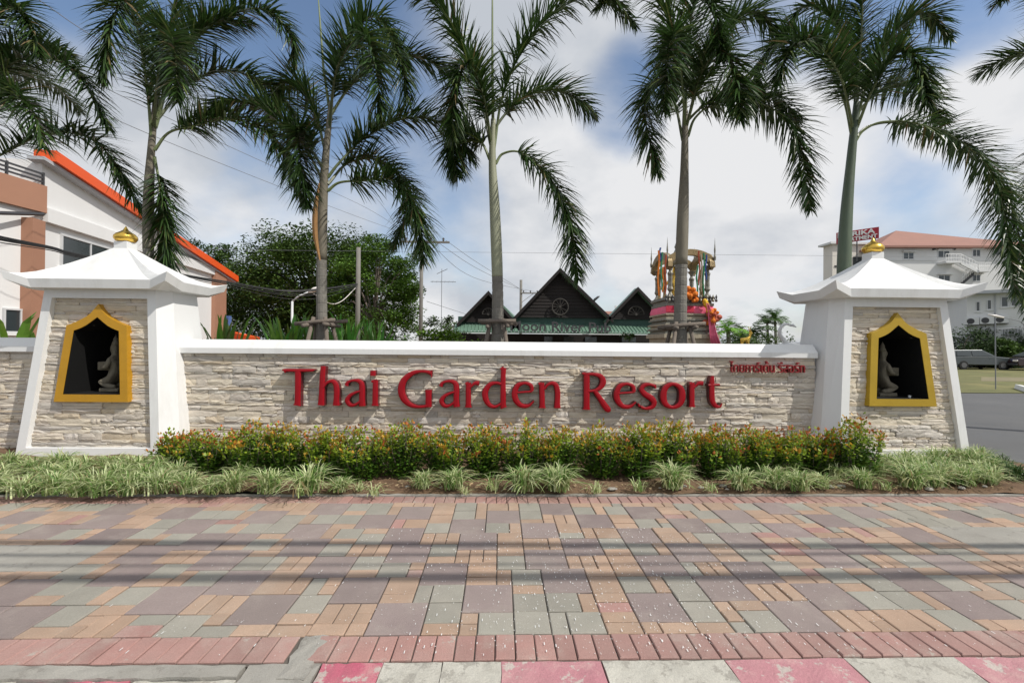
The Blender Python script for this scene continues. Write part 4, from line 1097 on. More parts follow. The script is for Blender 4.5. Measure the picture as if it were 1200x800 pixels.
bush('green bush behind the wall between banana clump and tree', 466, 9.8, .5, 1.78, 72, (.09, .17, .03))
bush('small dark bush below the pub roof beside the palm', 735, 9.8, .22, 2.0, 73, (.07, .12, .03), .07, 14, 50)
bush('little bright shrub peeping over the wall below the pub lettering', 645, 8.9, .28, 1.74, 74, (.16, .28, .04), .08, 12, 40)
def strap_plant(label, px, Y, h, n, sd, col, wide=.05, spread=.5, zb=0):
    h *= 1.2; wide *= .62; n = int(n*2.2); col = tuple(q*1.15 for q in col)
    r = random.Random(sd); x = wx(px, Y); t = thing('leafy_plant', label, 'plant', (x, Y, zb), 'broad-leaved plants behind the wall')
    for k in range(n):
        a = r.uniform(0, 2*pi); L_ = h*r.uniform(.75, 1.1); o = spread*r.uniform(.2, 1.1); c = tuple(q*r.uniform(.7, 1.3) for q in col)
        w = wide*r.uniform(.7, 1.3); vs = []; S = 7
        bx, by = x+r.gauss(0, .1), Y+r.gauss(0, .1)
        for i in range(S+1):
            t_ = i/S; rr = o*t_**1.6; z = L_*(t_*1.15-.22*t_*t_-.12*t_**4); ww = w*max(.04, sin(pi*min(1, max(0, t_-.35)/.65))**.7) if t_ > .35 else .008
            ww = max(ww, .004)
            s_ = Vector((-sin(a), cos(a), 0))
            p = Vector((bx+cos(a)*rr, by+sin(a)*rr, zb+z)); vs += [p-s_*ww+Vector((0, 0, ww*.3)), p, p+s_*ww+Vector((0, 0, ww*.3))]
        mb = MB(); mb.add(vs, [f for i in range(S) for f in ((3*i, 3*i+1, 3*i+4, 3*i+3), (3*i+1, 3*i+2, 3*i+5, 3*i+4))], c)
        mb.build('leaf', M['leaf'], t, norm=False)
for a in [('tall narrow-leaved clump behind the wall just right of the left pillar', 262, 8.3, 1.95, 26, 80, (.12, .24, .04), .06, .5),
          ('bright strap-leaved clump behind the wall left of the second palm', 335, 8.6, 2.05, 30, 81, (.13, .27, .05), .05, .55), ('strap-leaved clump close to the second palm trunk', 358, 8.9, 2.0, 24, 82, (.10, .22, .04), .05, .5),
          ('low leafy clump right of the second palm', 408, 8.8, 2.0, 30, 83, (.12, .27, .05), .05, .6), ('leafy clump between the second palm and the bright bushes', 440, 9.2, 1.95, 24, 84, (.09, .19, .04), .045, .55),
          ('broad banana-like leaves left of the left pillar', 10, 7.6, 2.0, 12, 85, (.16, .33, .04), .10, .6)]: strap_plant(*a)

# ------------------------------------------------------------------ small far palms
def small_palm(label, px, Y, h, nf, fl, sd, col, two=False):
    r = random.Random(sd); x = wx(px, Y); t = thing('distant_palm', label, 'palm', (x, Y, 0), 'small palms right of the shrine')
    MB().tube([(x, Y, -.1), (x+.1, Y, h*.5), (x, Y, h)], [.16, .13, .1], 8).build('trunk', M['bark'], t)
    mb = MB()
    for k in range(nf):
        a = 2*pi*k/nf+r.uniform(-.3, .3); e_ = r.uniform(.0, 1.2); q = Vector((x, Y, h)); d = Vector((cos(a)*cos(e_), sin(a)*cos(e_), sin(e_)))
        for s_ in range(9):
            q2 = q+d*fl/9; d = (d+Vector((0, 0, -.16))).normalized()
            side = d.cross(Vector((0, 0, 1))).normalized()
            for sg_ in (-1, 1):
                for f in (0, .5):
                    p = q.lerp(q2, f); l = fl*.32*sin(pi*(s_+f+1.5)/11.5); dd = (side*sg_+d*.5+Vector((0, 0, r.uniform(-.5, .1)))).normalized()
                    k_ = r.uniform(.7, 1.3); mb.add([p-d*.05*fl/2, p+d*.05*fl/2, p+dd*l], [(0, 1, 2)], tuple(c*k_ for c in col))
            q = q2
    mb.build('crown', M['treeleaf'], t, norm=False)
small_palm('bright green small palm just right of the shrine', 853, 24, 2.35, 16, 1.3, 90, (.16, .34, .04))
small_palm('dark low palm with wide fronds in the middle of the far palms', 876, 26, 2.1, 20, 2.0, 91, (.05, .09, .02))
small_palm('thin small palm near the right pillar roof, left one', 899, 40, 3.6, 18, 1.5, 92, (.05, .10, .02))
small_palm('thin small palm near the right pillar roof, right one', 908, 40, 4.0, 18, 1.5, 93, (.06, .13, .02))
bush('low dark green bush at the foot of the far palms', 890, 28, 2.4, 2.3, 94, (.055, .10, .02), .2, 30, 60)
bush('dark bush between the shrine and the far palms', 862, 22, 1.2, 2.1, 95, (.05, .09, .02), .16, 26, 60)

# ------------------------------------------------------------------ poles, lamps, aerials and wires
def upole(label, px, Y, top, r, arm=None, armz=None, ins=2, brace=True):
    x = wx(px, Y); t = thing('utility_pole', label, 'utility pole', (x, Y, 0), 'utility poles behind the wall')
    zt = wz(top, Y, px)
    MB().tube([(x, Y, -.1), (x, Y, zt*.5), (x, Y, zt)], [r*1.25, r*1.1, r], 10).build('shaft', M['concpole'], t, smooth=True)
    if arm:
        a, b = wx(arm[0], Y), wx(arm[1], Y); z = wz(armz, Y, px)
        MB().b2(a, b, Y-.18, Y-.06, z-.06, z+.06).build('crossarm', M['concpole'], t)
        for k in range(ins):
            f = a+(b-a)*(k+.5)/ins; m_ = MB(); m_.lathe([(.03, 0), (.07, .05), (.05, .1), (.08, .16), (.04, .24)], (f, Y-.12, z+.06), 8); m_.build('insulator', M['dark'], t)
        if brace: MB().tube([(x+.05, Y-.12, z-1.0), (b-.35*(b-x), Y-.12, z)], .025, 5).build('stay', M['concpole'], t)
    return x, zt
upole('tall utility pole with crossarm left of the centre palm', 493, 30, 279, .11, (468, 526), 284, 4)
upole('concrete pole standing in front of the big tree', 419, 22, 290, .10, None)
upole('far utility pole with crossarm left of the main pub gable', 610, 48, 328, .14, (609, 633), 343.5, 3)
def street_lamp(label, px, Y, top, pts, grp='street lamps', headw=.5):
    x = wx(px, Y); t = thing('street_lamp', label, 'street lamp', (x, Y, 0), grp)
    zt = wz(top, Y, px)
    MB().tube([(x, Y, -.1), (x, Y, zt)], [.07, .05], 8).build('post', M['frame'], t, smooth=True)
    Q = [at(a, b, Y) for a, b in pts]; MB().tube([Vector((x, Y, zt))]+Q, .035, 6).build('arm', M['frame'], t, smooth=True)
    e_ = Q[-1]; d = (Q[-1]-Q[-2]).normalized(); h = MB(); h.tube([e_, e_+d*headw*.5, e_+d*headw], [.05, .11, .05], 8); h.build('lamp_head', M['lamp'], t, smooth=True)
street_lamp('white street lamp in front of the big tree', 342, 20, 353, [(350, 347), (362, 342)])
sl_x = wx(1196, 17)
t = thing('wall_lamp', 'curved-arm white lamp beside the apartment building', 'street lamp', (wx(1166, 17), 17, 0))
MB().tube([(wx(1167, 17), 17, -.1), (wx(1166, 17), 17, wz(366, 17, 1166))], .018, 8).build('post', M['wire'], t)
MB().tube(spline([at(1176, 372, 17), at(1186, 374, 17), at(1196, 377, 17), at(1200, 382, 17), at(1192, 384, 17), at(1166, 386, 17)], 6), .014, 6).build('arm', M['wire'], t, smooth=True)
a, b = at(1158, 368.5, 17), at(1176, 372, 17); MB().tube([a, a.lerp(b, .5), b], [.03, .05, .03], 8).build('lamp_head', M['lamp'], t, smooth=True)
def aerial(label, px, Y, top):
    x = wx(px, Y); zt = wz(top, Y, px); t = thing('television_aerial', label, 'aerial', (x, Y, 0))
    MB().tube([(x, Y, 0), (x, Y, zt)], .03, 6).build('mast', M['wire'], t)
    z2 = wz(330, Y, px); z1 = wz(318, Y, px)
    MB().tube([(x-1.1, Y, z2), (x+1.4, Y, z2)], .03, 5).build('boom', M['wire'], t)
    MB().tube([(x-.5, Y, z1-.25), (x+.55, Y, z1+.25)], .03, 5).build('boom', M['wire'], t)
    for k in range(6): MB().tube([(x-.9+k*.4, Y-.3, z2-.12), (x-.9+k*.4, Y+.3, z2+.12)], .02, 4).build('rod', M['wire'], t)
aerial('thin television aerial mast on the skyline left of the pub', 517, 45, 315)
WG = 'thin wires across the sky'
def wire(lab, pts, r=.012, mat='wire'): return cable('overhead_wire', [at(*p) for p in pts], r, lab, mat, WG, 5, 8)
wire('uppermost thin wire slanting down across the upper left sky', [(45, 0, 10), (131, 56, 12), (300, 152, 17.5), (430, 222, 24), (475, 281, 29.8)], .009)
wire('second slanting wire across the upper left sky', [(-20, 30, 10), (131, 107, 12), (300, 186, 17.5), (430, 244, 24), (488, 282, 29.8)], .009)
wire('third slanting wire across the upper left sky', [(-20, 58, 10), (131, 138, 12), (300, 208, 17.5), (430, 258, 24), (500, 282, 29.8)], .009)
wire('upper thin wire from the tall utility pole towards the pub', [(523, 282, 29.8), (560, 308, 36), (612, 340, 48)], .016)
wire('middle thin wire from the tall utility pole towards the pub', [(510, 282, 29.8), (560, 315, 36), (617, 342, 48)], .016)
wire('lower thin wire from the tall utility pole towards the pub', [(500, 282, 29.8), (555, 325, 36), (628, 342, 48)], .016)
wire('hair-thin level wire running across the whole sky', [(-30, 290, 20), (300, 293, 20), (600, 296, 20), (900, 299, 20), (1230, 302, 20)], .006)
wire('faint slack wire below the aerial running towards the pub', [(500, 353, 30), (540, 366, 36), (585, 380, 40)], .016)
r_ = random.Random(8)
bt = thing('cable_bundle', 'sagging black bundle of cables from the left building past the big tree', 'cables', at(0, 280, 9.5))
for k in range(7):
    o = r_.uniform(-4, 4); mb = MB()
    mb.tube(spline([at(-30, 272+o*1.1, 9), at(0, 280+o, 9.5), at(60, 291+o*.6, 10.6), at(95, 300+o*.5, 11.4), at(215, 323+o*.5, 14), at(270, 333+o*.8, 16), at(330, 344+o*1.3, 18), at(375, 343+o*1.5, 19), at(419, 334+o*.5, 21.8)], 7), r_.uniform(.010, .018), 5)
    mb.build('strand', M['cable'], bt)
wire('white cable loop hanging between the second palm and the concrete pole', [(362, 340, 20), (385, 355, 20.5), (400, 353, 21), (417, 337, 21.8)], .018, 'lamp')

# ------------------------------------------------------------------ oriented wall panels
class Frame:
    """a vertical facade: origin o, horizontal direction d (unit), outward normal n"""
    def __init__(s, o, ang, nside=1):
        s.o = Vector(o); s.d = Vector((sin(ang), cos(ang), 0)); s.n = Vector((cos(ang), -sin(ang), 0))*nside
    def p(s, u, z, out=0): return Vector((s.o.x, s.o.y, 0))+s.d*u+s.n*out+Vector((0, 0, z))
    def hit(s, px, py):
        """(u, z) where the sight line meets the facade"""
        r = raydir(px, py); k = s.n.dot(Vector((s.o.x, s.o.y, EYE.z))-EYE)/s.n.dot(Vector((r.x, r.y, 0)))
        q = EYE+r*k; return ((q-Vector((s.o.x, s.o.y, 0))).dot(s.d), q.z)
    def block(s, mb, u0, u1, z0, z1, o0, o1, col=None):
        vs = [s.p(u, z, o) for z in (z0, z1) for (u, o) in ((u0, o0), (u1, o0), (u1, o1), (u0, o1))]
        return mb.add(vs, [(3, 2, 1, 0), (4, 5, 6, 7), (0, 1, 5, 4), (1, 2, 6, 5), (2, 3, 7, 6), (3, 0, 4, 7)], col)
    def poly(s, mb, uz, o0, o1):
        n = len(uz); f = [s.p(u, z, o1) for u, z in uz]; b = [s.p(u, z, o0) for u, z in uz]
        return mb.add(f+b, [tuple(range(n)), tuple(n+i for i in reversed(range(n)))]+[(i, (i+1) % n, n+(i+1) % n, n+i) for i in range(n)])
    def window(s, parent, u0, u1, z0, z1, out=.0, panes=2, fw=.05, sill=True, mat='frame', glass='glass', base=None):
        m = MB(); o = out
        s.block(m, u0, u1, z0, z0+fw, o-.02, o+.05); s.block(m, u0, u1, z1-fw, z1, o-.02, o+.05)
        s.block(m, u0, u0+fw, z0+fw, z1-fw, o-.02, o+.045); s.block(m, u1-fw, u1, z0+fw, z1-fw, o-.02, o+.045)
        for k in range(1, panes):
            c = u0+(u1-u0)*k/panes; s.block(m, c-fw*.4, c+fw*.4, z0+fw, z1-fw, o-.02, o+.04)
        w = m.build('window', M[mat], parent)
        for k in range(panes):
            a = u0+(u1-u0)*k/panes; b = u0+(u1-u0)*(k+1)/panes
            g = MB(); s.block(g, a+fw*.3, b-fw*.3, z0+fw*.9, z1-fw*.9, o+.003, o+.014+.004*k); g.build('pane', M[glass], w)
        if sill: g = MB(); s.block(g, u0-.06, u1+.06, z0-.07, z0-.004, o-.02, o+.10); g.build('sill', M['white2'], w)
        return w

# ------------------------------------------------------------------ white building with the orange roof edge
F1 = Frame((-13.8, 14.0, 0), rad(-8.6), 1)
wb = thing('white_building', 'white building with raking orange roof edge, brown columns and balcony', 'building', (-14, 14, 0))
ua, za = F1.hit(44, 184); ub, zb = F1.hit(272, 329)
ue, _ = F1.hit(262, 340)
m = MB(); sl = (zb-za)/(ub-ua)
F1.poly(m, [(0, -.1), (ue, -.1), (ue, za+sl*(ue-ua)-.02), (0, za-sl*ua-.02)], -9, 0); m.build('side_wall', M['white2'], wb)
m = MB(); h = .33
F1.poly(m, [(ua+.2, za+sl*.2), (ub, zb-.05), (ub, zb+h-.05), (ua+.2, za+h+sl*.2)], -.25, .35); m.build('roof_edge', M['orange'], wb)
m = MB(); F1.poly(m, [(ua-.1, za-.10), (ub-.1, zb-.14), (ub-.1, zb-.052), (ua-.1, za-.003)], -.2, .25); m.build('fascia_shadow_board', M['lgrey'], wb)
u0, z0 = F1.hit(47, 255); u1, z1 = F1.hit(249, 318)
m = MB(); F1.block(m, .02, ue-.3, z0-.10, z0+.32, .005, .16); m.build('storey_band', M['white2'], wb)
c0, _ = F1.hit(31, 300); c1, _ = F1.hit(46.5, 300)
m = MB(); F1.block(m, c0, c1, -.1, z0-.11, -.2, .14); m.build('column', M['brown'], wb)
c0, _ = F1.hit(248, 330); c1, _ = F1.hit(261, 330)
m = MB(); F1.block(m, c0, c1, -.1, F1.hit(250, 314)[1], .0, .2); m.build('column', M['brown'], wb)
w0, wz1 = F1.hit(70, 273); w1, _ = F1.hit(135, 300); _, wz0 = F1.hit(70, 312)
F1.window(wb, w0, w1, wz0, wz1, .01, 2, .07)
a0, az1 = F1.hit(3, 361); a1, _ = F1.hit(24, 370); _, az0 = F1.hit(3, 388)
w0, wz1 = F1.hit(165, 318); w1, _ = F1.hit(200, 300)
F1.window(wb, w0, w1, wz1-1.3, wz1-.1, .01, 2, .07)
# nearer block with balcony, turned a little to the street
F2 = Frame(F1.p(0, 0, .02)[:2]+(0,), rad(8), 1)
m = MB(); F2.block(m, -7, -.02, -.1, F2.hit(20, 240)[1], -7, -.02); m.build('front_wall', M['white2'], wb)
_, bz0 = F2.hit(40, 247); _, bz1 = F2.hit(40, 215)
m = MB(); F2.block(m, -7, .05, bz0, bz1, -.5, .10); m.build('balcony_beam', M['brown'], wb)
for k, dz in enumerate((.12, .24, .36)):
    m = MB(); F2.block(m, -7, .03, bz1+dz-.03, bz1+dz+.02, .0, .04); m.build('rail', M['dark'], wb)
for k in range(8):
    m = MB(); F2.block(m, -.02-k*.9, .02-k*.9, bz1, bz1+.40, -.02, .05); m.build('rail_post', M['dark'], wb)
m = MB(); F2.block(m, -7, -.6, bz1+.004, bz1+2.6, -4, -1.2); m.build('upper_wall', M['lgrey'], wb)
m = MB(); q0, q1 = F2.p(-6, F2.hit(0, 268)[1]-.9, 1.2), F2.p(-.02, F2.hit(45, 250)[1], .06)
m.tube([q0, q1], .055, 6); m.build('awning_bar', M['dark'], wb)
w = F2.window(wb, F2.hit(3, 370)[0], F2.hit(25, 370)[0], F2.hit(10, 390)[1], F2.hit(10, 361)[1], .0, 1, .05)
m = MB(); e0, ez = F1.hit(250, 383); 
f3 = at(248, 384, 27); f4 = at(292, 394, 25.5); f5 = f4+Vector((0, 0, -.35)); f6 = f3+Vector((0, 0, -.35))
m.add([f3, f4, f5, f6]+[p+Vector((-1.5, 4, .0)) for p in (f3, f4, f5, f6)], [(0, 1, 2, 3), (7, 6, 5, 4), (0, 4, 5, 1), (1, 5, 6, 2), (2, 6, 7, 3), (3, 7, 4, 0)]); m.build('lower_roof_edge', M['orange'], wb)
a = at(259, 370, 28.5); b = at(270, 390, 28.5)
bl = MB(); bl.b2(a.x, b.x, 28.5, 28.6, b.z-1, a.z)
for k in range(5): bl.b2(a.x+(b.x-a.x)*k/5, a.x+(b.x-a.x)*(k+.4)/5, 28.44, 28.5, b.z-1, a.z)
tag(bl.build('blue_shutter', M['bluec'], org=(a.x, 28.5, 0)), 'small blue ribbed shutter just right of the white building', 'shutter')

# ------------------------------------------------------------------ pub
YPB = 26.0
pb = thing('pub_building', 'long dark timber pub with three gables and green metal roof', 'building', (wx(655, YPB), YPB, 0))
X = lambda px: wx(px, YPB); Z = lambda py, px=655: wz(py, YPB, px)
m = MB(); m.b2(X(533), X(778), YPB+1.2, YPB+9, -.1, Z(391)); m.build('wall', M['plank'], pb)
zE0, zE1 = Z(389.5), Z(380.5)
nrib = 60
m = MB()
xa, xb_ = X(533), X(779)
for k in range(nrib):
    x0 = xa+(xb_-xa)*k/nrib; x1 = xa+(xb_-xa)*(k+1)/nrib; e_ = .03
    m.add([(x0, YPB-.8, zE0), (x1-e_*2, YPB-.8, zE0), (x1-e_*2, YPB+.3, zE1), (x0, YPB+.3, zE1), (x1-e_, YPB-.8, zE0+.05), (x1-e_, YPB+.3, zE1+.05), (x1, YPB-.8, zE0), (x1, YPB+.3, zE1)], [(0, 1, 2, 3), (1, 4, 5, 2), (4, 6, 7, 5)])
m.b2(xa, xb_, YPB-.85, YPB-.8, zE0-.08, zE0); m.build('eave_roof', M['greenroof'], pb)
m = MB(); m.b2(X(536), X(776), YPB+.3, YPB+.5, zE1-.1, Z(371.5)); m.build('green_band', M['greenband'], pb)
def gable(xl, xr, xp, yb_, yt):
    g = MB(); y = YPB+.22; a, b, p = Vector((X(xl), y, Z(yb_))), Vector((X(xr), y, Z(yb_))), Vector((X(xp), y, Z(yt)))
    n = 14; h_ = (p.z-a.z)/n
    for k in range(n):    # overlapping horizontal boards
        t0, t1 = k/n, (k+1)/n
        q = [a.lerp(p, t0), b.lerp(p, t0), b.lerp(p, t1), a.lerp(p, t1)]
        f = [Vector((v.x, y-.05+(0 if i < 2 else .03), v.z)) for i, v in enumerate(q)]; bk = [Vector((v.x, y+.2, v.z)) for v in q]
        o = MB(); o.add(f+bk, [(0, 1, 2, 3), (7, 6, 5, 4), (0, 4, 5, 1), (1, 5, 6, 2), (2, 6, 7, 3), (3, 7, 4, 0)]); o.build('gable_board', M['plank'], pb)
    r2 = MB()
    for s_, e_ in ((a, p), (b, p)):
        d = (e_-s_).normalized(); nn = Vector((-d.z, 0, d.x)) if s_ is a else Vector((d.z, 0, -d.x))
        s0 = s_-d*.35; 
        v = [s0, e_, e_+Vector((0, 0, .16)), s0+nn*.12]
        v = [Vector((q.x, y-.45, q.z)) for q in v]; w_ = [Vector((q.x, YPB+.45, q.z)) for q in v]
        r2.add(v+w_, [(0, 1, 2, 3), (7, 6, 5, 4), (0, 4, 5, 1), (1, 5, 6, 2), (2, 6, 7, 3), (3, 7, 4, 0)])
    r2.build('gable_roof', M['greenroof'], pb)
    v = [Vector((q.x, y-.52, q.z)) for q in (a+Vector((-.35, 0, -.35)), p+Vector((0, 0, .02)), p+Vector((0, 0, .2)), a+Vector((-.4, 0, -.2)))]
    for s_ in (a, b):
        d = (p-s_).normalized(); s0 = s_-d*.4; up_ = Vector((0, 0, .22))
        v = [s0+Vector((0, 0, -.04)), p+Vector((0, 0, -.04)), p+up_*.85, s0+up_*.85]; v = [Vector((q.x, y-.54, q.z)) for q in v]; w_ = [q+Vector((0, .08, 0)) for q in v]
        o = MB(); o.add(v+w_, [(0, 1, 2, 3), (7, 6, 5, 4), (0, 4, 5, 1), (1, 5, 6, 2), (2, 6, 7, 3), (3, 7, 4, 0)]); o.build('barge_board', M['plank'], pb)
    return a, b, p
gable(605.5, 711, 655, 372, 318.5); gable(541.5, 601, 572, 378, 346); gable(714, 778, 745.5, 373, 339.5)
def wheel(px, py, rpx, half=False):
    c = Vector((X(px), YPB-.02, Z(py))); r_w = rpx*YPB/FPX
    o = MB(); n = 24; k1 = n//2 if half else n
    ring = [c+Vector((cos(2*pi*k/n)*r_w, 0, sin(2*pi*k/n)*r_w)) for k in range(k1+1)]
    o.tube(ring, .035, 5, cap=half); w_ = o.build('wheel_ornament', M['dimwood'], pb)
    h = MB(); h.tube([c, c+Vector((0, -.06, 0))], .07, 8); h.build('hub', M['dimwood'], w_)
    for k in range(0, k1+1, 2):
        s_ = MB(); s_.tube([c, c+Vector((cos(2*pi*k/n)*r_w, 0, sin(2*pi*k/n)*r_w))], .018, 4); s_.build('spoke', M['dimwood'], w_)
wheel(656, 359.5, 9.5); wheel(572, 369, 7, True); wheel(745, 367.5, 9.5, True)
for a, b in ((640, 650), (664, 676), (690, 704), (735, 752)):
    m = MB(); m.b2(X(a), X(b), YPB+1.14, YPB+1.2, Z(403), Z(394)); m.build('window', M['glass'], pb)
m = MB()
m.add([(X(589), YPB+3, Z(352)), (X(608), YPB+3, Z(372)), (X(590), YPB+3, Z(372)), (X(583), YPB+6, Z(350)), (X(613), YPB+6, Z(368)), (X(584), YPB+6, Z(372))], [(0, 1, 2), (5, 4, 3), (0, 3, 4, 1), (1, 4, 5, 2), (2, 5, 3, 0)]); m.build('rear_roof', M['greenroof'], pb)
lt = thing('pub_lettering', 'thin black letters standing on the green pub roof edge', 'sign', (X(655), YPB-.9, Z(389)))
text_mesh('Moon River Pub', M['dark'], 'lettering', lt, (X(597.5), YPB-.9, Z(388.5)), (1, 0, -.009), (0, 0, 1), width=X(711.5)-X(597.5), height=.55, extrude=.03, offset=.016)
bp = at(697, 351, YPB)
tag(MB().tube([bp+Vector((-.12, 0, -.2)), bp+Vector((0, 0, 0)), bp+Vector((.2, 0, .16)), bp+Vector((.28, 0, .2))], [.03, .08, .06, .02], 6).build('floodlight', M['dark'], org=tuple(bp), smooth=True), 'small dark floodlight on the right slope of the main pub gable', 'floodlight')
o_ = thing('distant_house', 'small orange-tiled house roof far behind between two pub gables', 'house', (wx(715, 45), 45, 0))
m = MB(); a = at(706, 372, 45); b = at(726, 372, 45); m.add([(a.x-1.5, 45, a.z-.6), (b.x+1.5, 45, a.z-.6), (b.x, 47, at(720, 363, 45).z), (a.x, 47, at(720, 363, 45).z)]+[(a.x-1.5, 49, a.z-.6), (b.x+1.5, 49, a.z-.6)], [(0, 1, 2, 3), (1, 5, 2), (0, 3, 4), (5, 4, 3, 2), (0, 4, 5, 1)]); m.build('roof', M['tile'], o_)
m = MB(); m.b2(a.x-1.3, b.x+1.3, 45.2, 48.8, -.1, a.z-.61); m.build('wall', M['white2'], o_)
m = MB(); p = at(722, 358, 46); m.b2(p.x-.08, p.x+.08, 46, 46.2, p.z-1.2, p.z); m.build('chimney', M['white2'], o_)

# ------------------------------------------------------------------ shrine
YS = 15.0
sx0 = wx(798, YS)
sh = thing('spirit_shrine', 'ornate mosaic spirit shrine on tiers with arched canopy and pink skirt', 'shrine', (sx0, YS, 0))
Sz = lambda py: wz(py, YS, 798); pxm = YS/FPX*1.03
def tier(w, z0, z1, mat, name, lip=.04):
    m = MB(); h = z1-z0; k = .0
    for (f, a, b) in ((1.0, 0, .3), (.93, .3, .7), (1.03, .7, 1.0)): m.b2(sx0-w/2*f, sx0+w/2*f, YS-w/2*f, YS+w/2*f, z0+h*a+.002, z0+h*b)
    m.build(name, M[mat], sh)
tier(1.85, -.1, .9, 'silver', 'pedestal'); tier(1.78, .9, 1.5, 'silver', 'pedestal'); tier(1.72, 1.5, Sz(392), 'cream', 'pedestal'); tier(1.68, Sz(392), Sz(386), 'silver', 'pedestal')
tier(1.64, Sz(386), Sz(381), 'cream', 'tier'); tier(1.60, Sz(381), Sz(375), 'silver', 'tier'); tier(1.56, Sz(375), Sz(369), 'cream', 'tier')
m = MB(); w = 1.54; n = 40; vs = []
for z, f in ((Sz(369.5), 1.0), (Sz(366), 1.02), (Sz(360.5), .96)):
    for k in range(n):
        q = 4*k/n; sd_ = int(q); t_ = q-sd_; c = [(-1+2*t_, -1), (1, -1+2*t_), (1-2*t_, 1), (-1, 1-2*t_)][sd_]; rip = 1+.02*sin(k*2.4)
        vs.append((sx0+c[0]*w/2*f*rip, YS+c[1]*w/2*f*rip, z))
m.add(vs, [(r*n+k, r*n+(k+1) % n, (r+1)*n+(k+1) % n, (r+1)*n+k) for r in range(2) for k in range(n)]); m.build('cloth_skirt', M['pinkc'], sh, smooth=True)
m = MB(); m.b2(sx0-w/2*1.045, sx0+w/2*.1, YS-w/2*1.06, YS-w/2*1.03, Sz(367.5), Sz(361)); m.build('cloth_skirt', M['redc'], sh)
tier(1.50, Sz(360.5), Sz(350.5), 'silver', 'gallery')
for k in range(17):
    x = sx0-.8+k*.1
    m = MB(); m.lathe([(.03, 0), (.045, .05), (.02, .1), (.035, .16), (.002, .24)], (x, YS-.8, Sz(356)), 7); m.build('gallery_finial', M['silver'] if k % 2 else M['dark'], sh)
zc0, zc1 = Sz(350.5), Sz(315)
cx_ = (.61, .61)
for sx_ in (-1, 1):
    for sy_ in (-1, 1):
        m = MB(); hh = zc1-zc0; prof = []
        for k in range(13): prof.append((.075+.025*((k % 3) == 0)-.03*((k % 4) == 2)+(.05 if k in (0, 12) else 0), hh*k/12))
        m.lathe(prof, (sx0+sx_*.60, YS+sy_*.60, zc0), 8); m.build('column', M['silver'], sh)
        m = MB(); m.lathe([(.035, 0), (.045, .1), (.02, .2), (.03, .32), (.012, .5), (.002, .72)], (sx0+sx_*.76, YS+sy_*.76, Sz(306)-.1), 8); m.build('corner_spire', M['silver'], sh)
for sx_ in (-1, 1):
    for (ox_, oy_) in ((.42, -.66), (.70, -.38), (.70, .1)):
        m = MB(); m.lathe([(.07, 0), (.05, .08), (.045, .3), (.065, .36), (.04, .45), (.045, .75), (.07, .82), (.05, 1.0)], (sx0+sx_*ox_, YS+oy_, zc0), 8); m.build('column', M['gilt'], sh)
# arched canopy, four sides
for s_ in range(4):
    m = MB(); R = Matrix.Rotation(s_*pi/2, 3, 'Z'); n = 14; hw = .80; vs = []
    for k in range(n+1):
        a = pi*k/n; xo, xi = -hw*cos(a), -(hw-.15)*cos(a); zo = zc1-.05+(.56)*sin(a)**.8; zi = zc1-.14+(.46)*sin(a)**.9
        for (x, z, y) in ((xo, zo, -.74), (xi, zi, -.74), (xi, zi, -.60), (xo, zo, -.60)):
            p = R @ Vector((x, y, 0)); vs.append((sx0+p.x, YS+p.y, z))
    m.add(vs, [(4*k+i, 4*k+(i+1) % 4, 4*k+4+(i+1) % 4, 4*k+4+i) for k in range(n) for i in range(4)]+[(0, 1, 2, 3), (4*n+3, 4*n+2, 4*n+1, 4*n)]); m.build('arch', M['gilt'], sh)
m = MB(); zz = Sz(297); m.lathe([(.30, -.35), (.26, -.2), (.16, -.1), (.18, 0), (.11, .15), (.14, .22), (.07, .42), (.09, .5), (.04, .75), (.002, 1.0)], (sx0-.10, YS, zz), 12); m.build('spire', M['silver'], sh)
# ribbons hanging from the corners
RB = [(771, 300, 350, 'ogar'), (774.5, 302, 344, 'ggar'), (779, 305, 348, 'rgar'), (776.5, 318, 346, 'ogar'), (818.5, 300, 338, 'rgar'), (821, 304, 345, 'cream'), (824, 302, 350, 'ggar'), (826.5, 304, 332, 'bgar'), (816, 316, 350, 'ggar'), (773, 297, 312, 'bgar')]
for k, (px, y0, y1, mt) in enumerate(RB):
    x = wx(px, YS-.82); m = MB(); n = 7; pts = [(x+.02*sin(i*1.1+k), YS-.83-.01*(k % 3), Sz(y0+(y1-y0)*i/n)) for i in range(n+1)]; m.tube(pts, [.03, .028, .024, .03, .022, .026, .03, .018], 5); m.build('hanging_garland', M[mt], sh)
sg_ = thing('deity_statue', 'small dark gilded figure inside the shrine, half hidden by the palm', 'statue', (sx0-.25, YS, zc0))
skin_body('figure', [((0, 0, .12), .16), ((0, 0, .38), .11), ((0, 0, .62), .13), ((0, 0, .76), .04), ((0, 0, .88), .08), ((0, 0, 1.0), .05), ((0, 0, 1.15), .015), ((-.16, 0, .62), .045), ((-.26, 0, .48), .04), ((-.2, -.12, .52), .03), ((.16, 0, .62), .045), ((.26, 0, .48), .04), ((.2, -.12, .52), .03), ((-.22, -.1, .08), .06), ((.22, -.1, .08), .06)],
  [(0, 1), (1, 2), (2, 3), (3, 4), (4, 5), (5, 6), (2, 7), (7, 8), (8, 9), (2, 10), (10, 11), (11, 12), (0, 13), (0, 14)], M['gold'], sg_, (sx0-.25, YS, zc0), 1)
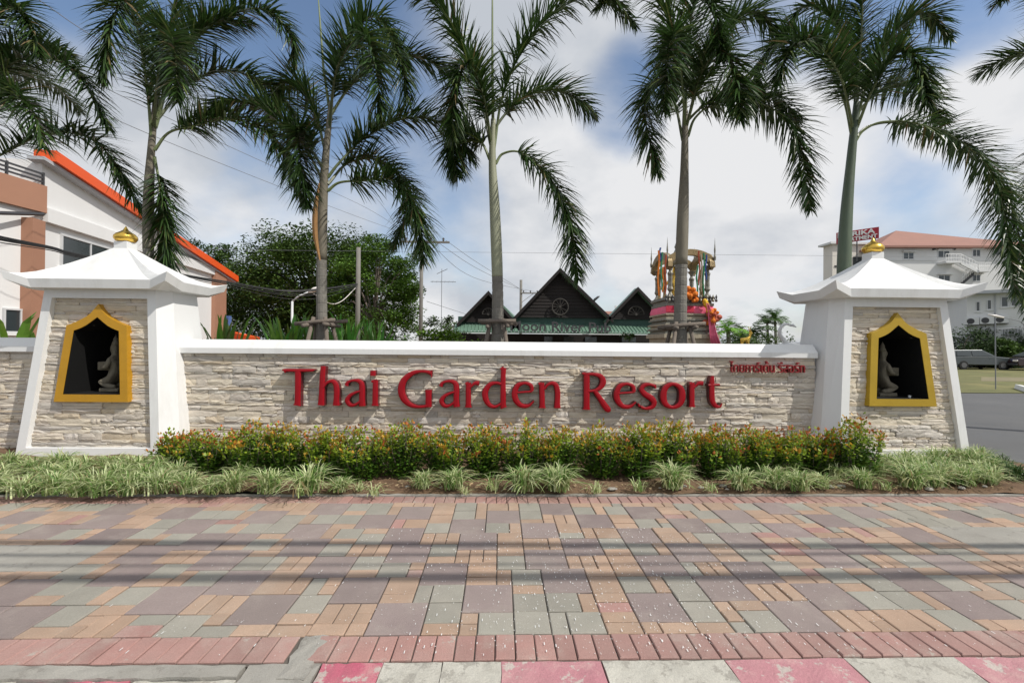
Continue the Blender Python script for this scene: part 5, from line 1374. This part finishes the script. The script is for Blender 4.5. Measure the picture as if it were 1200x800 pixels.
def blobs(name, label, cat, pts, mt, group=None, rr=.09):
    m = MB(); r = random.Random(len(pts)+3); c0 = Vector(pts[0][:3])
    for p in pts:
        s_ = rr*r.uniform(.7, 1.25)
        m.lathe([(s_*.4, -s_*.8), (s_*.9, -s_*.35), (s_, .0), (s_*.85, s_*.45), (s_*.35, s_*.85)], p, 7)
    return tag(m.build(name, M[mt], org=tuple(c0)), label, cat, group)
r_ = random.Random(4)
def cloud(px, py, n, sp): c = at(px, py, YS-.9); return [(c.x+r_.gauss(0, sp), c.y+r_.gauss(0, sp*.5), c.z+r_.gauss(0, sp)) for _ in range(n)]
blobs('marigold_garland', 'orange marigold garland heaped on the shrine floor', 'garland', cloud(808, 345, 14, .10), 'ogar', 'garlands of the shrine')
blobs('marigold_garland', 'yellow marigold garland at the right corner of the shrine', 'garland', [tuple(at(826+.6*k, 352+1.6*k, YS-.9)) for k in range(10)], 'ygar', 'garlands of the shrine', .08)
blobs('flower_bunch', 'bright red bunch of flowers on the right side of the shrine', 'flowers', cloud(836, 372, 22, .11), 'rgar')
blobs('flower_bunch', 'orange flower bunch beside the red one on the shrine', 'flowers', cloud(833, 378, 10, .08)+cloud(835, 366, 8, .07), 'ogar')
m = MB(); pts = [(829, 355), (832, 366), (834, 380), (836, 392), (839, 404)]; vs = []
for i, (a, b) in enumerate(pts):
    hw = [1.5, 2.5, 3.5, 4.5, 6][i]
    for k in range(7): q = at(a-hw+2*hw*k/6, b, YS-.98+.05*(k % 2)); vs.append(q)
m.add(vs, [(i*7+k, i*7+k+1, (i+1)*7+k+1, (i+1)*7+k) for i in range(4) for k in range(6)])
cl = m.build('cloth_sash', M['pinkc'], org=tuple(at(835, 380, YS-.98)), smooth=True); tag(cl, 'long pink cloth sash hanging down the right side of the shrine', 'cloth')
sol = cl.modifiers.new('solid', 'SOLIDIFY'); sol.thickness = .015
# gilded deer figure and white swan-neck ornament
gd = thing('deer_statue', 'small gilded deer figure standing behind the wall right of the shrine', 'statue', (wx(873, 11), 11, 1.42))
skin_body('figure', [((-.06, 0, .30), .055), ((.06, 0, .31), .06), ((.12, 0, .38), .03), ((.14, 0, .47), .028), ((.19, 0, .47), .018), ((-.09, .03, .15), .02), ((-.09, .03, 0), .014), ((-.08, -.03, .15), .02), ((-.08, -.03, 0), .014), ((.09, .03, .15), .018), ((.09, .03, 0), .014), ((.08, -.03, .15), .018), ((.08, -.03, 0), .014), ((.12, .03, .55), .010), ((.11, .05, .63), .006), ((.12, -.03, .55), .010), ((.11, -.05, .63), .006), ((-.12, 0, .33), .014)],
  [(0, 1), (1, 2), (2, 3), (3, 4), (0, 5), (5, 6), (0, 7), (7, 8), (1, 9), (9, 10), (1, 11), (11, 12), (3, 13), (13, 14), (3, 15), (15, 16), (0, 17)], M['gold'], gd, (wx(873, 11), 11, 1.42), 1)
MB().b2(gd.location.x-.18, gd.location.x+.18, 10.85, 11.15, -.05, 1.42).build('pedestal', M['white2'], gd)
sw = thing('swan_ornament', 'white curved swan-neck ornament behind the wall by the right pillar', 'statue', (wx(917, 9.5), 9.5, 1.0))
pts = spline([at(926, 381, 9.5), at(921, 379.5, 9.5), at(915.5, 383, 9.5), at(913.5, 390, 9.5), at(917, 397, 9.5), at(924, 404, 9.5)], 6)
MB().tube(pts, [.022+.03*(i/(len(pts)-1)) for i in range(len(pts))], 10).build('neck', M['white'], sw, smooth=True)
q = at(926, 381, 9.5); MB().tube([q, q+Vector((.06, 0, .0)), q+Vector((.13, 0, -.04))], [.025, .032, .01], 8).build('head', M['white'], sw, smooth=True)
m = MB(); q = at(932, 411, 9.5); m.lathe([(.02, -.3), (.3, -.2), (.38, 0), (.28, .14), (.02, .2)], (q.x, 9.5, q.z), 14, ex=1.3, ey=.7); m.build('body', M['white'], sw, smooth=True)

# ------------------------------------------------------------------ apartment building
ap = thing('apartment_building', 'pale four-storey apartment block with terracotta roof and outside stair', 'building', (wx(1100, 53), 53, 0))
d_ = rad(90-3.5); FA = Frame((wx(1030, 53), 53.6, 0), rad(93.2), -1)
FA.n = Vector((-FA.d.y, FA.d.x, 0)); 
if FA.n.y > 0: FA.n = -FA.n
H_ = lambda px, py: FA.hit(px, py)
uL, zE = H_(1031, 289); uR, _ = H_(1240, 284)
m = MB(); FA.block(m, uL, uR, -.1, zE, -5, 0); m.build('wall', M['apt'], ap)
m = MB(); e0 = zE
zr = 1.57+(H_(1068, 271)[1]-1.57)*56.5/53; ul_ = H_(1068, 271)[0]*1.07+.6; zr2 = zr-1.0
P_ = [FA.p(uL-.7, e0, .7), FA.p(uR+.7, e0, .7), FA.p(uR+.7, e0, -6.2), FA.p(uL-.7, e0, -6.2), FA.p(ul_, zr, -3.4), FA.p(uR-6, zr2, -3.4)]
m.add(P_+[p-Vector((0, 0, .22)) for p in P_[:4]], [(0, 1, 5, 4), (1, 2, 5), (2, 3, 4, 5), (3, 0, 4), (0, 6, 7, 1), (1, 7, 8, 2), (2, 8, 9, 3), (3, 9, 6, 0), (6, 9, 8, 7)])
m.build('roof', M['tile'], ap)
def win(x0, y0, x1, y1, panes=2, ledge=True):
    u0, z1 = H_(x0, y0); u1, _ = H_(x1, y0); _, z0 = H_(x0, y1); w = FA.window(ap, u0, u1, z0, z1, 0, panes, .09, sill=False)
    if ledge: g = MB(); FA.block(g, u0-.15, u1+.15, z1+.01, z1+.1, 0, .35); g.build('ledge', M['apt'], w)
for (a, b, c, d) in ((1058, 295.5, 1071, 304), (1098.5, 293.5, 1113, 302.5), (1139, 292, 1149, 301), (1099, 322, 1113.5, 330), (1139, 321.5, 1149, 330), (1058, 324, 1071, 332), (1166, 291, 1176, 299.5), (1190, 290, 1200, 299), (1190, 320, 1200, 329)): win(a, b, c, d)
for px in (1093.5, 1117): 
    u, z = H_(px, 292); g = MB(); g.tube([FA.p(u, z, .0), FA.p(u, z, .25)], .13, 8); g.build('vent', M['dark'], ap)
m = MB(); u0, z = H_(1052, 305); FA.block(m, uL, uR, z-.05, z+.05, .0, .06); m.build('string_course', M['apt'], ap)
# balcony and outside stair
u0, z = H_(1098, 309); u1, _ = H_(1116, 309); zl = z
st_ = MB(); FA.block(st_, u0, u1, z-.1, z+.12, 0.02, 1.2); st_.build('balcony', M['apt'], ap)
u2, z2 = H_(1136, 319); u3, _ = H_(1150, 319)
def rails(ua_, za_, ub_, zb_, out):
    g = MB()
    for hgt in (.95, .5): g.tube([FA.p(ua_, za_+hgt, out), FA.p(ub_, zb_+hgt, out)], .035, 5)
    n = 6
    for k in range(n+1): f = k/n; g.tube([FA.p(ua_+(ub_-ua_)*f, za_+(zb_-za_)*f, out), FA.p(ua_+(ub_-ua_)*f, za_+(zb_-za_)*f+.95, out)], .03, 4)
    g.build('railing', M['white2'], ap)
m = MB(); FA.block(m, u2, u3, z2-.12, z2+.08, .02, 1.2); m.build('landing', M['apt'], ap)
m = MB(); FA.poly(m, [(u1, zl-.25), (u2, z2-.25), (u2, z2+.05), (u1, zl+.1)], .95, 1.1); m.build('stair_string', M['apt'], ap)
for k in range(9):
    f = (k+.5)/9; m = MB(); FA.block(m, u1+(u2-u1)*(f-.05), u1+(u2-u1)*(f+.05), zl+(z2-zl)*f-.03, zl+(z2-zl)*f+.03, .1, .95); m.build('step', M['apt'], ap)
rails(u0, zl, u1, zl, 1.15); rails(u1, zl, u2, z2, 1.05); rails(u2, z2, u3, z2, 1.15)
u4, z4 = H_(1122, 331)
m = MB(); FA.poly(m, [(u2, z2-.1), (u4, z4-.1), (u4, z4-.4), (u2, z2-.45)], .4, .55); m.build('stair_string', M['dark'], ap)
rails(u4, z4, u2, z2, .6)
# left tower behind, beige, with the rooftop sign
tw = thing('beige_tower', 'narrow beige stair tower left of the apartment block', 'building', (wx(990, 56), 56, 0))
xa, xb2 = wx(975, 56), wx(1034, 56)
zt = wz(286.5, 56, 985); MB().b2(xa, xb2, 56, 57.6, -.1, zt).build('wall', M['aptp'], tw)
m = MB(); m.b2(xa-.5, xb2+.2, 55.6, 57.9, zt+.004, zt+.25); m.build('roof_slab', M['apt'], tw)
m = MB(); m.b2(wx(999, 56), wx(1009, 56), 55.93, 56, wz(312, 56, 1000), wz(301, 56, 1000)); m.build('window', M['glass'], tw)
m = MB(); m.b2(wx(977.5, 56), wx(984, 56), 55.93, 55.99, wz(313, 56, 980), wz(311, 56, 980)); m.build('ledge', M['dark'], tw)
s0 = at(980, 286, 51); s1 = at(1030, 279, 49.0); top = 13.3*51/FPX; 
sgn = thing('rooftop_sign', 'dark red rooftop sign with white capital letters', 'sign', tuple(s0))
dv = (s1-s0); dh = Vector((dv.x, dv.y, dv.z)); nn = Vector((dv.y, -dv.x, 0)).normalized()
m = MB(); v = [s0, s1, s1+Vector((0, 0, top*.98)), s0+Vector((0, 0, top))]; m.add([p+nn*.02 for p in v]+[p-nn*.12 for p in v], [(0, 1, 2, 3), (7, 6, 5, 4), (0, 4, 5, 1), (1, 5, 6, 2), (2, 6, 7, 3), (3, 7, 4, 0)]); m.build('board', M['signred'], sgn)
Lw = dv.length
text_mesh('MARIKA', M['signwhite'], 'lettering', sgn, s0+nn*.06+dv*.03+Vector((0, 0, top*.49)), dv, (0, 0, 1), width=Lw*.88, height=top*.42, extrude=.03, offset=.03)
text_mesh('APARTMENT', M['signwhite'], 'lettering', sgn, s0+nn*.06+dv*.03+Vector((0, 0, top*.07)), dv, (0, 0, 1), width=Lw*.93, height=top*.34, extrude=.03, offset=.03)
for f in (.08, .5, .92):
    m = MB(); q = s0.lerp(s1, f)-nn*.2; m.tube([q+Vector((0, 0, -2.2)), q+Vector((0, 0, top*.9))], .06, 5); m.build('post', M['dark'], sgn)
# nearer wing with windows, air conditioners
an = thing('annex_building', 'grey-white nearer wing with dark windows and air conditioners', 'building', (wx(1135, 37), 37, 0))
FB = Frame((wx(1133, 38), 38, 0), rad(126), -1)
FB.n = Vector((-FB.d.y, FB.d.x, 0))
if FB.n.y > 0: FB.n = -FB.n
HB = lambda px, py: FB.hit(px, py)
uR2, zT = HB(1168, 340.5); 
m = MB(); FB.block(m, 0, 14, -.1, HB(1140, 345)[1], -9, 0); m.build('wall', M['apt'], an)
m = MB(); FB.block(m, -.5, 14, HB(1140, 345)[1]+.003, HB(1140, 341.5)[1], -9, .7); m.build('roof_slab', M['lgrey'], an)
for (a, b, c, d) in ((1143, 353, 1149, 365), (1156, 351, 1162.5, 363), (1172.5, 347.5, 1182, 360), (1184, 346, 1192, 359), (1193.5, 345, 1204, 358)):
    u0, z1 = HB(a, b); u1, _ = HB(c, b); z0 = HB(a, d)[1]; FB.window(an, u0, u1, z0, z1, 0, 1, .07, sill=True)
for (a, b, c, d) in ((1141, 388.5, 1151, 396), (1174, 385, 1198, 394)):
    u0, z1 = HB(a, b); u1, _ = HB(c, b); z0 = HB(a, d)[1]; w = FB.window(an, u0, u1, z0, z1, 0, 1, .05, sill=False)
    if a > 1170:
        for k in range(14): g = MB(); uu = u0+(u1-u0)*(k+.5)/14; FB.block(g, uu-.02, uu+.02, z0, z1, .05, .08); g.build('bar', M['frame'], w)
def aircon(px, py):
    u, z = HB(px, py); t = thing('air_conditioner', uniq('air conditioner box on the annex wall %s' % ('nearest the right pillar' if px < 1145 else 'in the middle of the three' if px < 1160 else 'closest to the curved lamp')), 'air conditioner', tuple(FB.p(u, z, .1)), 'air conditioners on the annex wall')
    m = MB(); FB.block(m, u-.42, u+.42, z-.3, z+.3, .05, .38); m.build('case', M['apt'], t, bev=.02)
    g = MB(); g.tube([FB.p(u-.1, z, .37), FB.p(u-.1, z, .40)], .24, 14); g.build('fan_grille', M['dark'], t)
    g = MB(); FB.block(g, u-.4, u+.4, z-.36, z-.31, 0, .4); g.build('bracket', M['dark'], t)
for a in ((1138, 376.5), (1155, 375.5), (1172, 374.5)): aircon(*a)
m = MB(); u, _ = HB(1166, 370); m.tube([FB.p(u, -.1, .08), FB.p(u, HB(1166, 345)[1], .08)], .05, 6); m.build('drain_pipe', M['lgrey'], an)

# ------------------------------------------------------------------ hedge, cars, kerb on the right
for k, (px, Y, rx, zt, lab) in enumerate([(1128, 36.5, 2.9, 3.15, 'dark clipped tree close to the right pillar'), (1158, 37, 2.9, 2.9, 'dark round tree behind the grey car'), (1188, 37, 2.9, 3.0, 'dark tree behind the gap between the two cars'), (1218, 37.5, 3.0, 3.2, 'dark tree at the right edge of the photo'), (1176, 35.2, 1.3, 2.3, 'lighter green bush between the two parked cars')]):
    broad_tree(lab, wx(px, Y), Y, rx, zt/2-.05, zt, 110+k, .2, (.04, .075, .02) if k < 4 else (.09, .16, .03), 60, 110, name='dense_bush', cat='bush', kindn=1.5, group='bushes behind the parked cars')
def car(label, x, y, rz, paint, wagon, name='parked_car'):
    t = thing(name, label, 'car', (0, 0, 0), 'cars parked behind the lawn')
    Lc, Wc = 4.4, 1.7
    low = [(-2.2, .35), (-2.15, .78), (-2.05, .92), (-.95 if not wagon else -1.0, .98), (.9, .98), (2.05, .86), (2.2, .62), (2.18, .32)]
    m = MB()
    def loft(prof, w0, w1, mb):
        n = len(prof); vs = []
        for y_ in (-1, 1):
            for (a, b) in prof: vs.append((a, y_*(w0 if b < .7 else w1), b))
        mb.add(vs, [tuple(range(n)), tuple(n+i for i in reversed(range(n)))]+[(i, (i+1) % n, n+(i+1) % n, n+i) for i in range(n)])
    m = MB(); loft(low, .85, .82, m); m.build('body', paint, t, bev=.05)
    cab = [(-2.05, .93), (-1.85, 1.42), (.15, 1.45), (.95, .97)] if wagon else [(-1.75, .95), (-1.1, 1.36), (.25, 1.38), (1.05, .95)]
    m = MB(); n = 4; vs = [(a, s_*(.80 if b < 1 else .62), b) for s_ in (-1, 1) for a, b in cab]
    m.add(vs, [(0, 1, 2, 3), (7, 6, 5, 4)]+[(i, (i+1) % 4, 4+(i+1) % 4, 4+i) for i in range(4)]); m.build('cabin', paint, t, bev=.03)
    for s_ in (-1, 1):
        for (a, b, c, d) in (((cab[0][0]+.25), (cab[1][0]+.18), -.75, -.75), (-.68, -.68, .12, .72 if wagon else .78)):
            m = MB(); q = [(a, .80, 1.0), (d, .80, 1.0), (min(c, .1), .66, 1.36 if wagon else 1.31), (b, .66, 1.36 if wagon else 1.31)]
            vs = [(u, s_*(v+.012), z) for u, v, z in q]+[(u, s_*(v-.01), z) for u, v, z in q]
            m.add(vs, [(0, 1, 2, 3), (7, 6, 5, 4), (0, 4, 5, 1), (1, 5, 6, 2), (2, 6, 7, 3), (3, 7, 4, 0)]); m.build('side_window', M['glass'], t)
    m = MB(); f0, f1 = cab[3], cab[2]
    m.add([(f0[0]-.03, -.72, f0[1]+.05), (f0[0]-.03, .72, f0[1]+.05), (f1[0]+.07, .56, f1[1]-.05), (f1[0]+.07, -.56, f1[1]-.05), (f0[0]+.0, -.72, f0[1]+.06), (f0[0]+.0, .72, f0[1]+.06), (f1[0]+.10, .56, f1[1]-.04), (f1[0]+.10, -.56, f1[1]-.04)], [(4, 5, 6, 7), (0, 1, 5, 4), (3, 2, 1, 0), (1, 2, 6, 5), (2, 3, 7, 6), (3, 0, 4, 7)]); m.build('windscreen', M['glass'], t)
    for s_ in (-1, 1):
        for wxp in (-1.35, 1.38):
            w_ = MB(); w_.tube([(wxp, s_*.72, .32), (wxp, s_*.87, .32)], .32, 18); tb = w_.build('wheel', M['tyre'], t, bev=.02)
            h = MB(); h.tube([(wxp, s_*.865, .32), (wxp, s_*.885, .32)], .19, 12); h.build('rim', M['rim'], tb)
        h = MB(); h.b2(2.13, 2.21, s_*.62-.16, s_*.62+.16, .62, .76); h.build('headlight', M['lamp'], t, bev=.02)
        h = MB(); h.b2(-2.2, -2.12, s_*.68-.09, s_*.68+.09, .68, .86); h.build('tail_light', M['redside'], t, bev=.01)
    m = MB(); m.b2(2.15, 2.26, -.8, .8, .34, .52); m.build('bumper', M['dark'], t, bev=.03)
    m = MB(); m.b2(-2.27, -2.16, -.8, .8, .36, .54); m.build('bumper', M['dark'], t, bev=.03)
    t.location = (x, y, .0); t.rotation_euler = (0, 0, rz); t['_o'] = (x, y, 0); return t
car('grey estate car parked in the shade beside the right pillar', wx(1139, 33), 33, rad(-4), M['carg'], True)
car('dark maroon car with glossy bonnet at the right edge of the photo', wx(1216, 32), 32, rad(176), M['card'], False)
wk = MB(); a = at(1192, 457, 14.5); 
m = MB(); q0, q1 = gr(1193, 455), gr(1240, 470)
m.tube([Vector((q0.x, q0.y, .06)), Vector((q1.x, q1.y, .06))], .13, 4); tag(m.build('kerb_block', M['white2'], org=(q0.x, q0.y, 0)), 'white painted kerb block lying at the far edge of the driveway', 'kerb block')
mb = MB(); mb.add([(wx(1150, 21), 21, .004), (wx(1300, 21), 21, .004), (wx(1300, 24), 24, .004), (wx(1150, 24), 24, .004)], [(0, 1, 2, 3)])
struct(mb.build('gravel_strip', M['drygrass'], org=(wx(1200, 22), 22, 0)))
for o in bpy.data.objects:
    if '_o' in o: del o['_o']
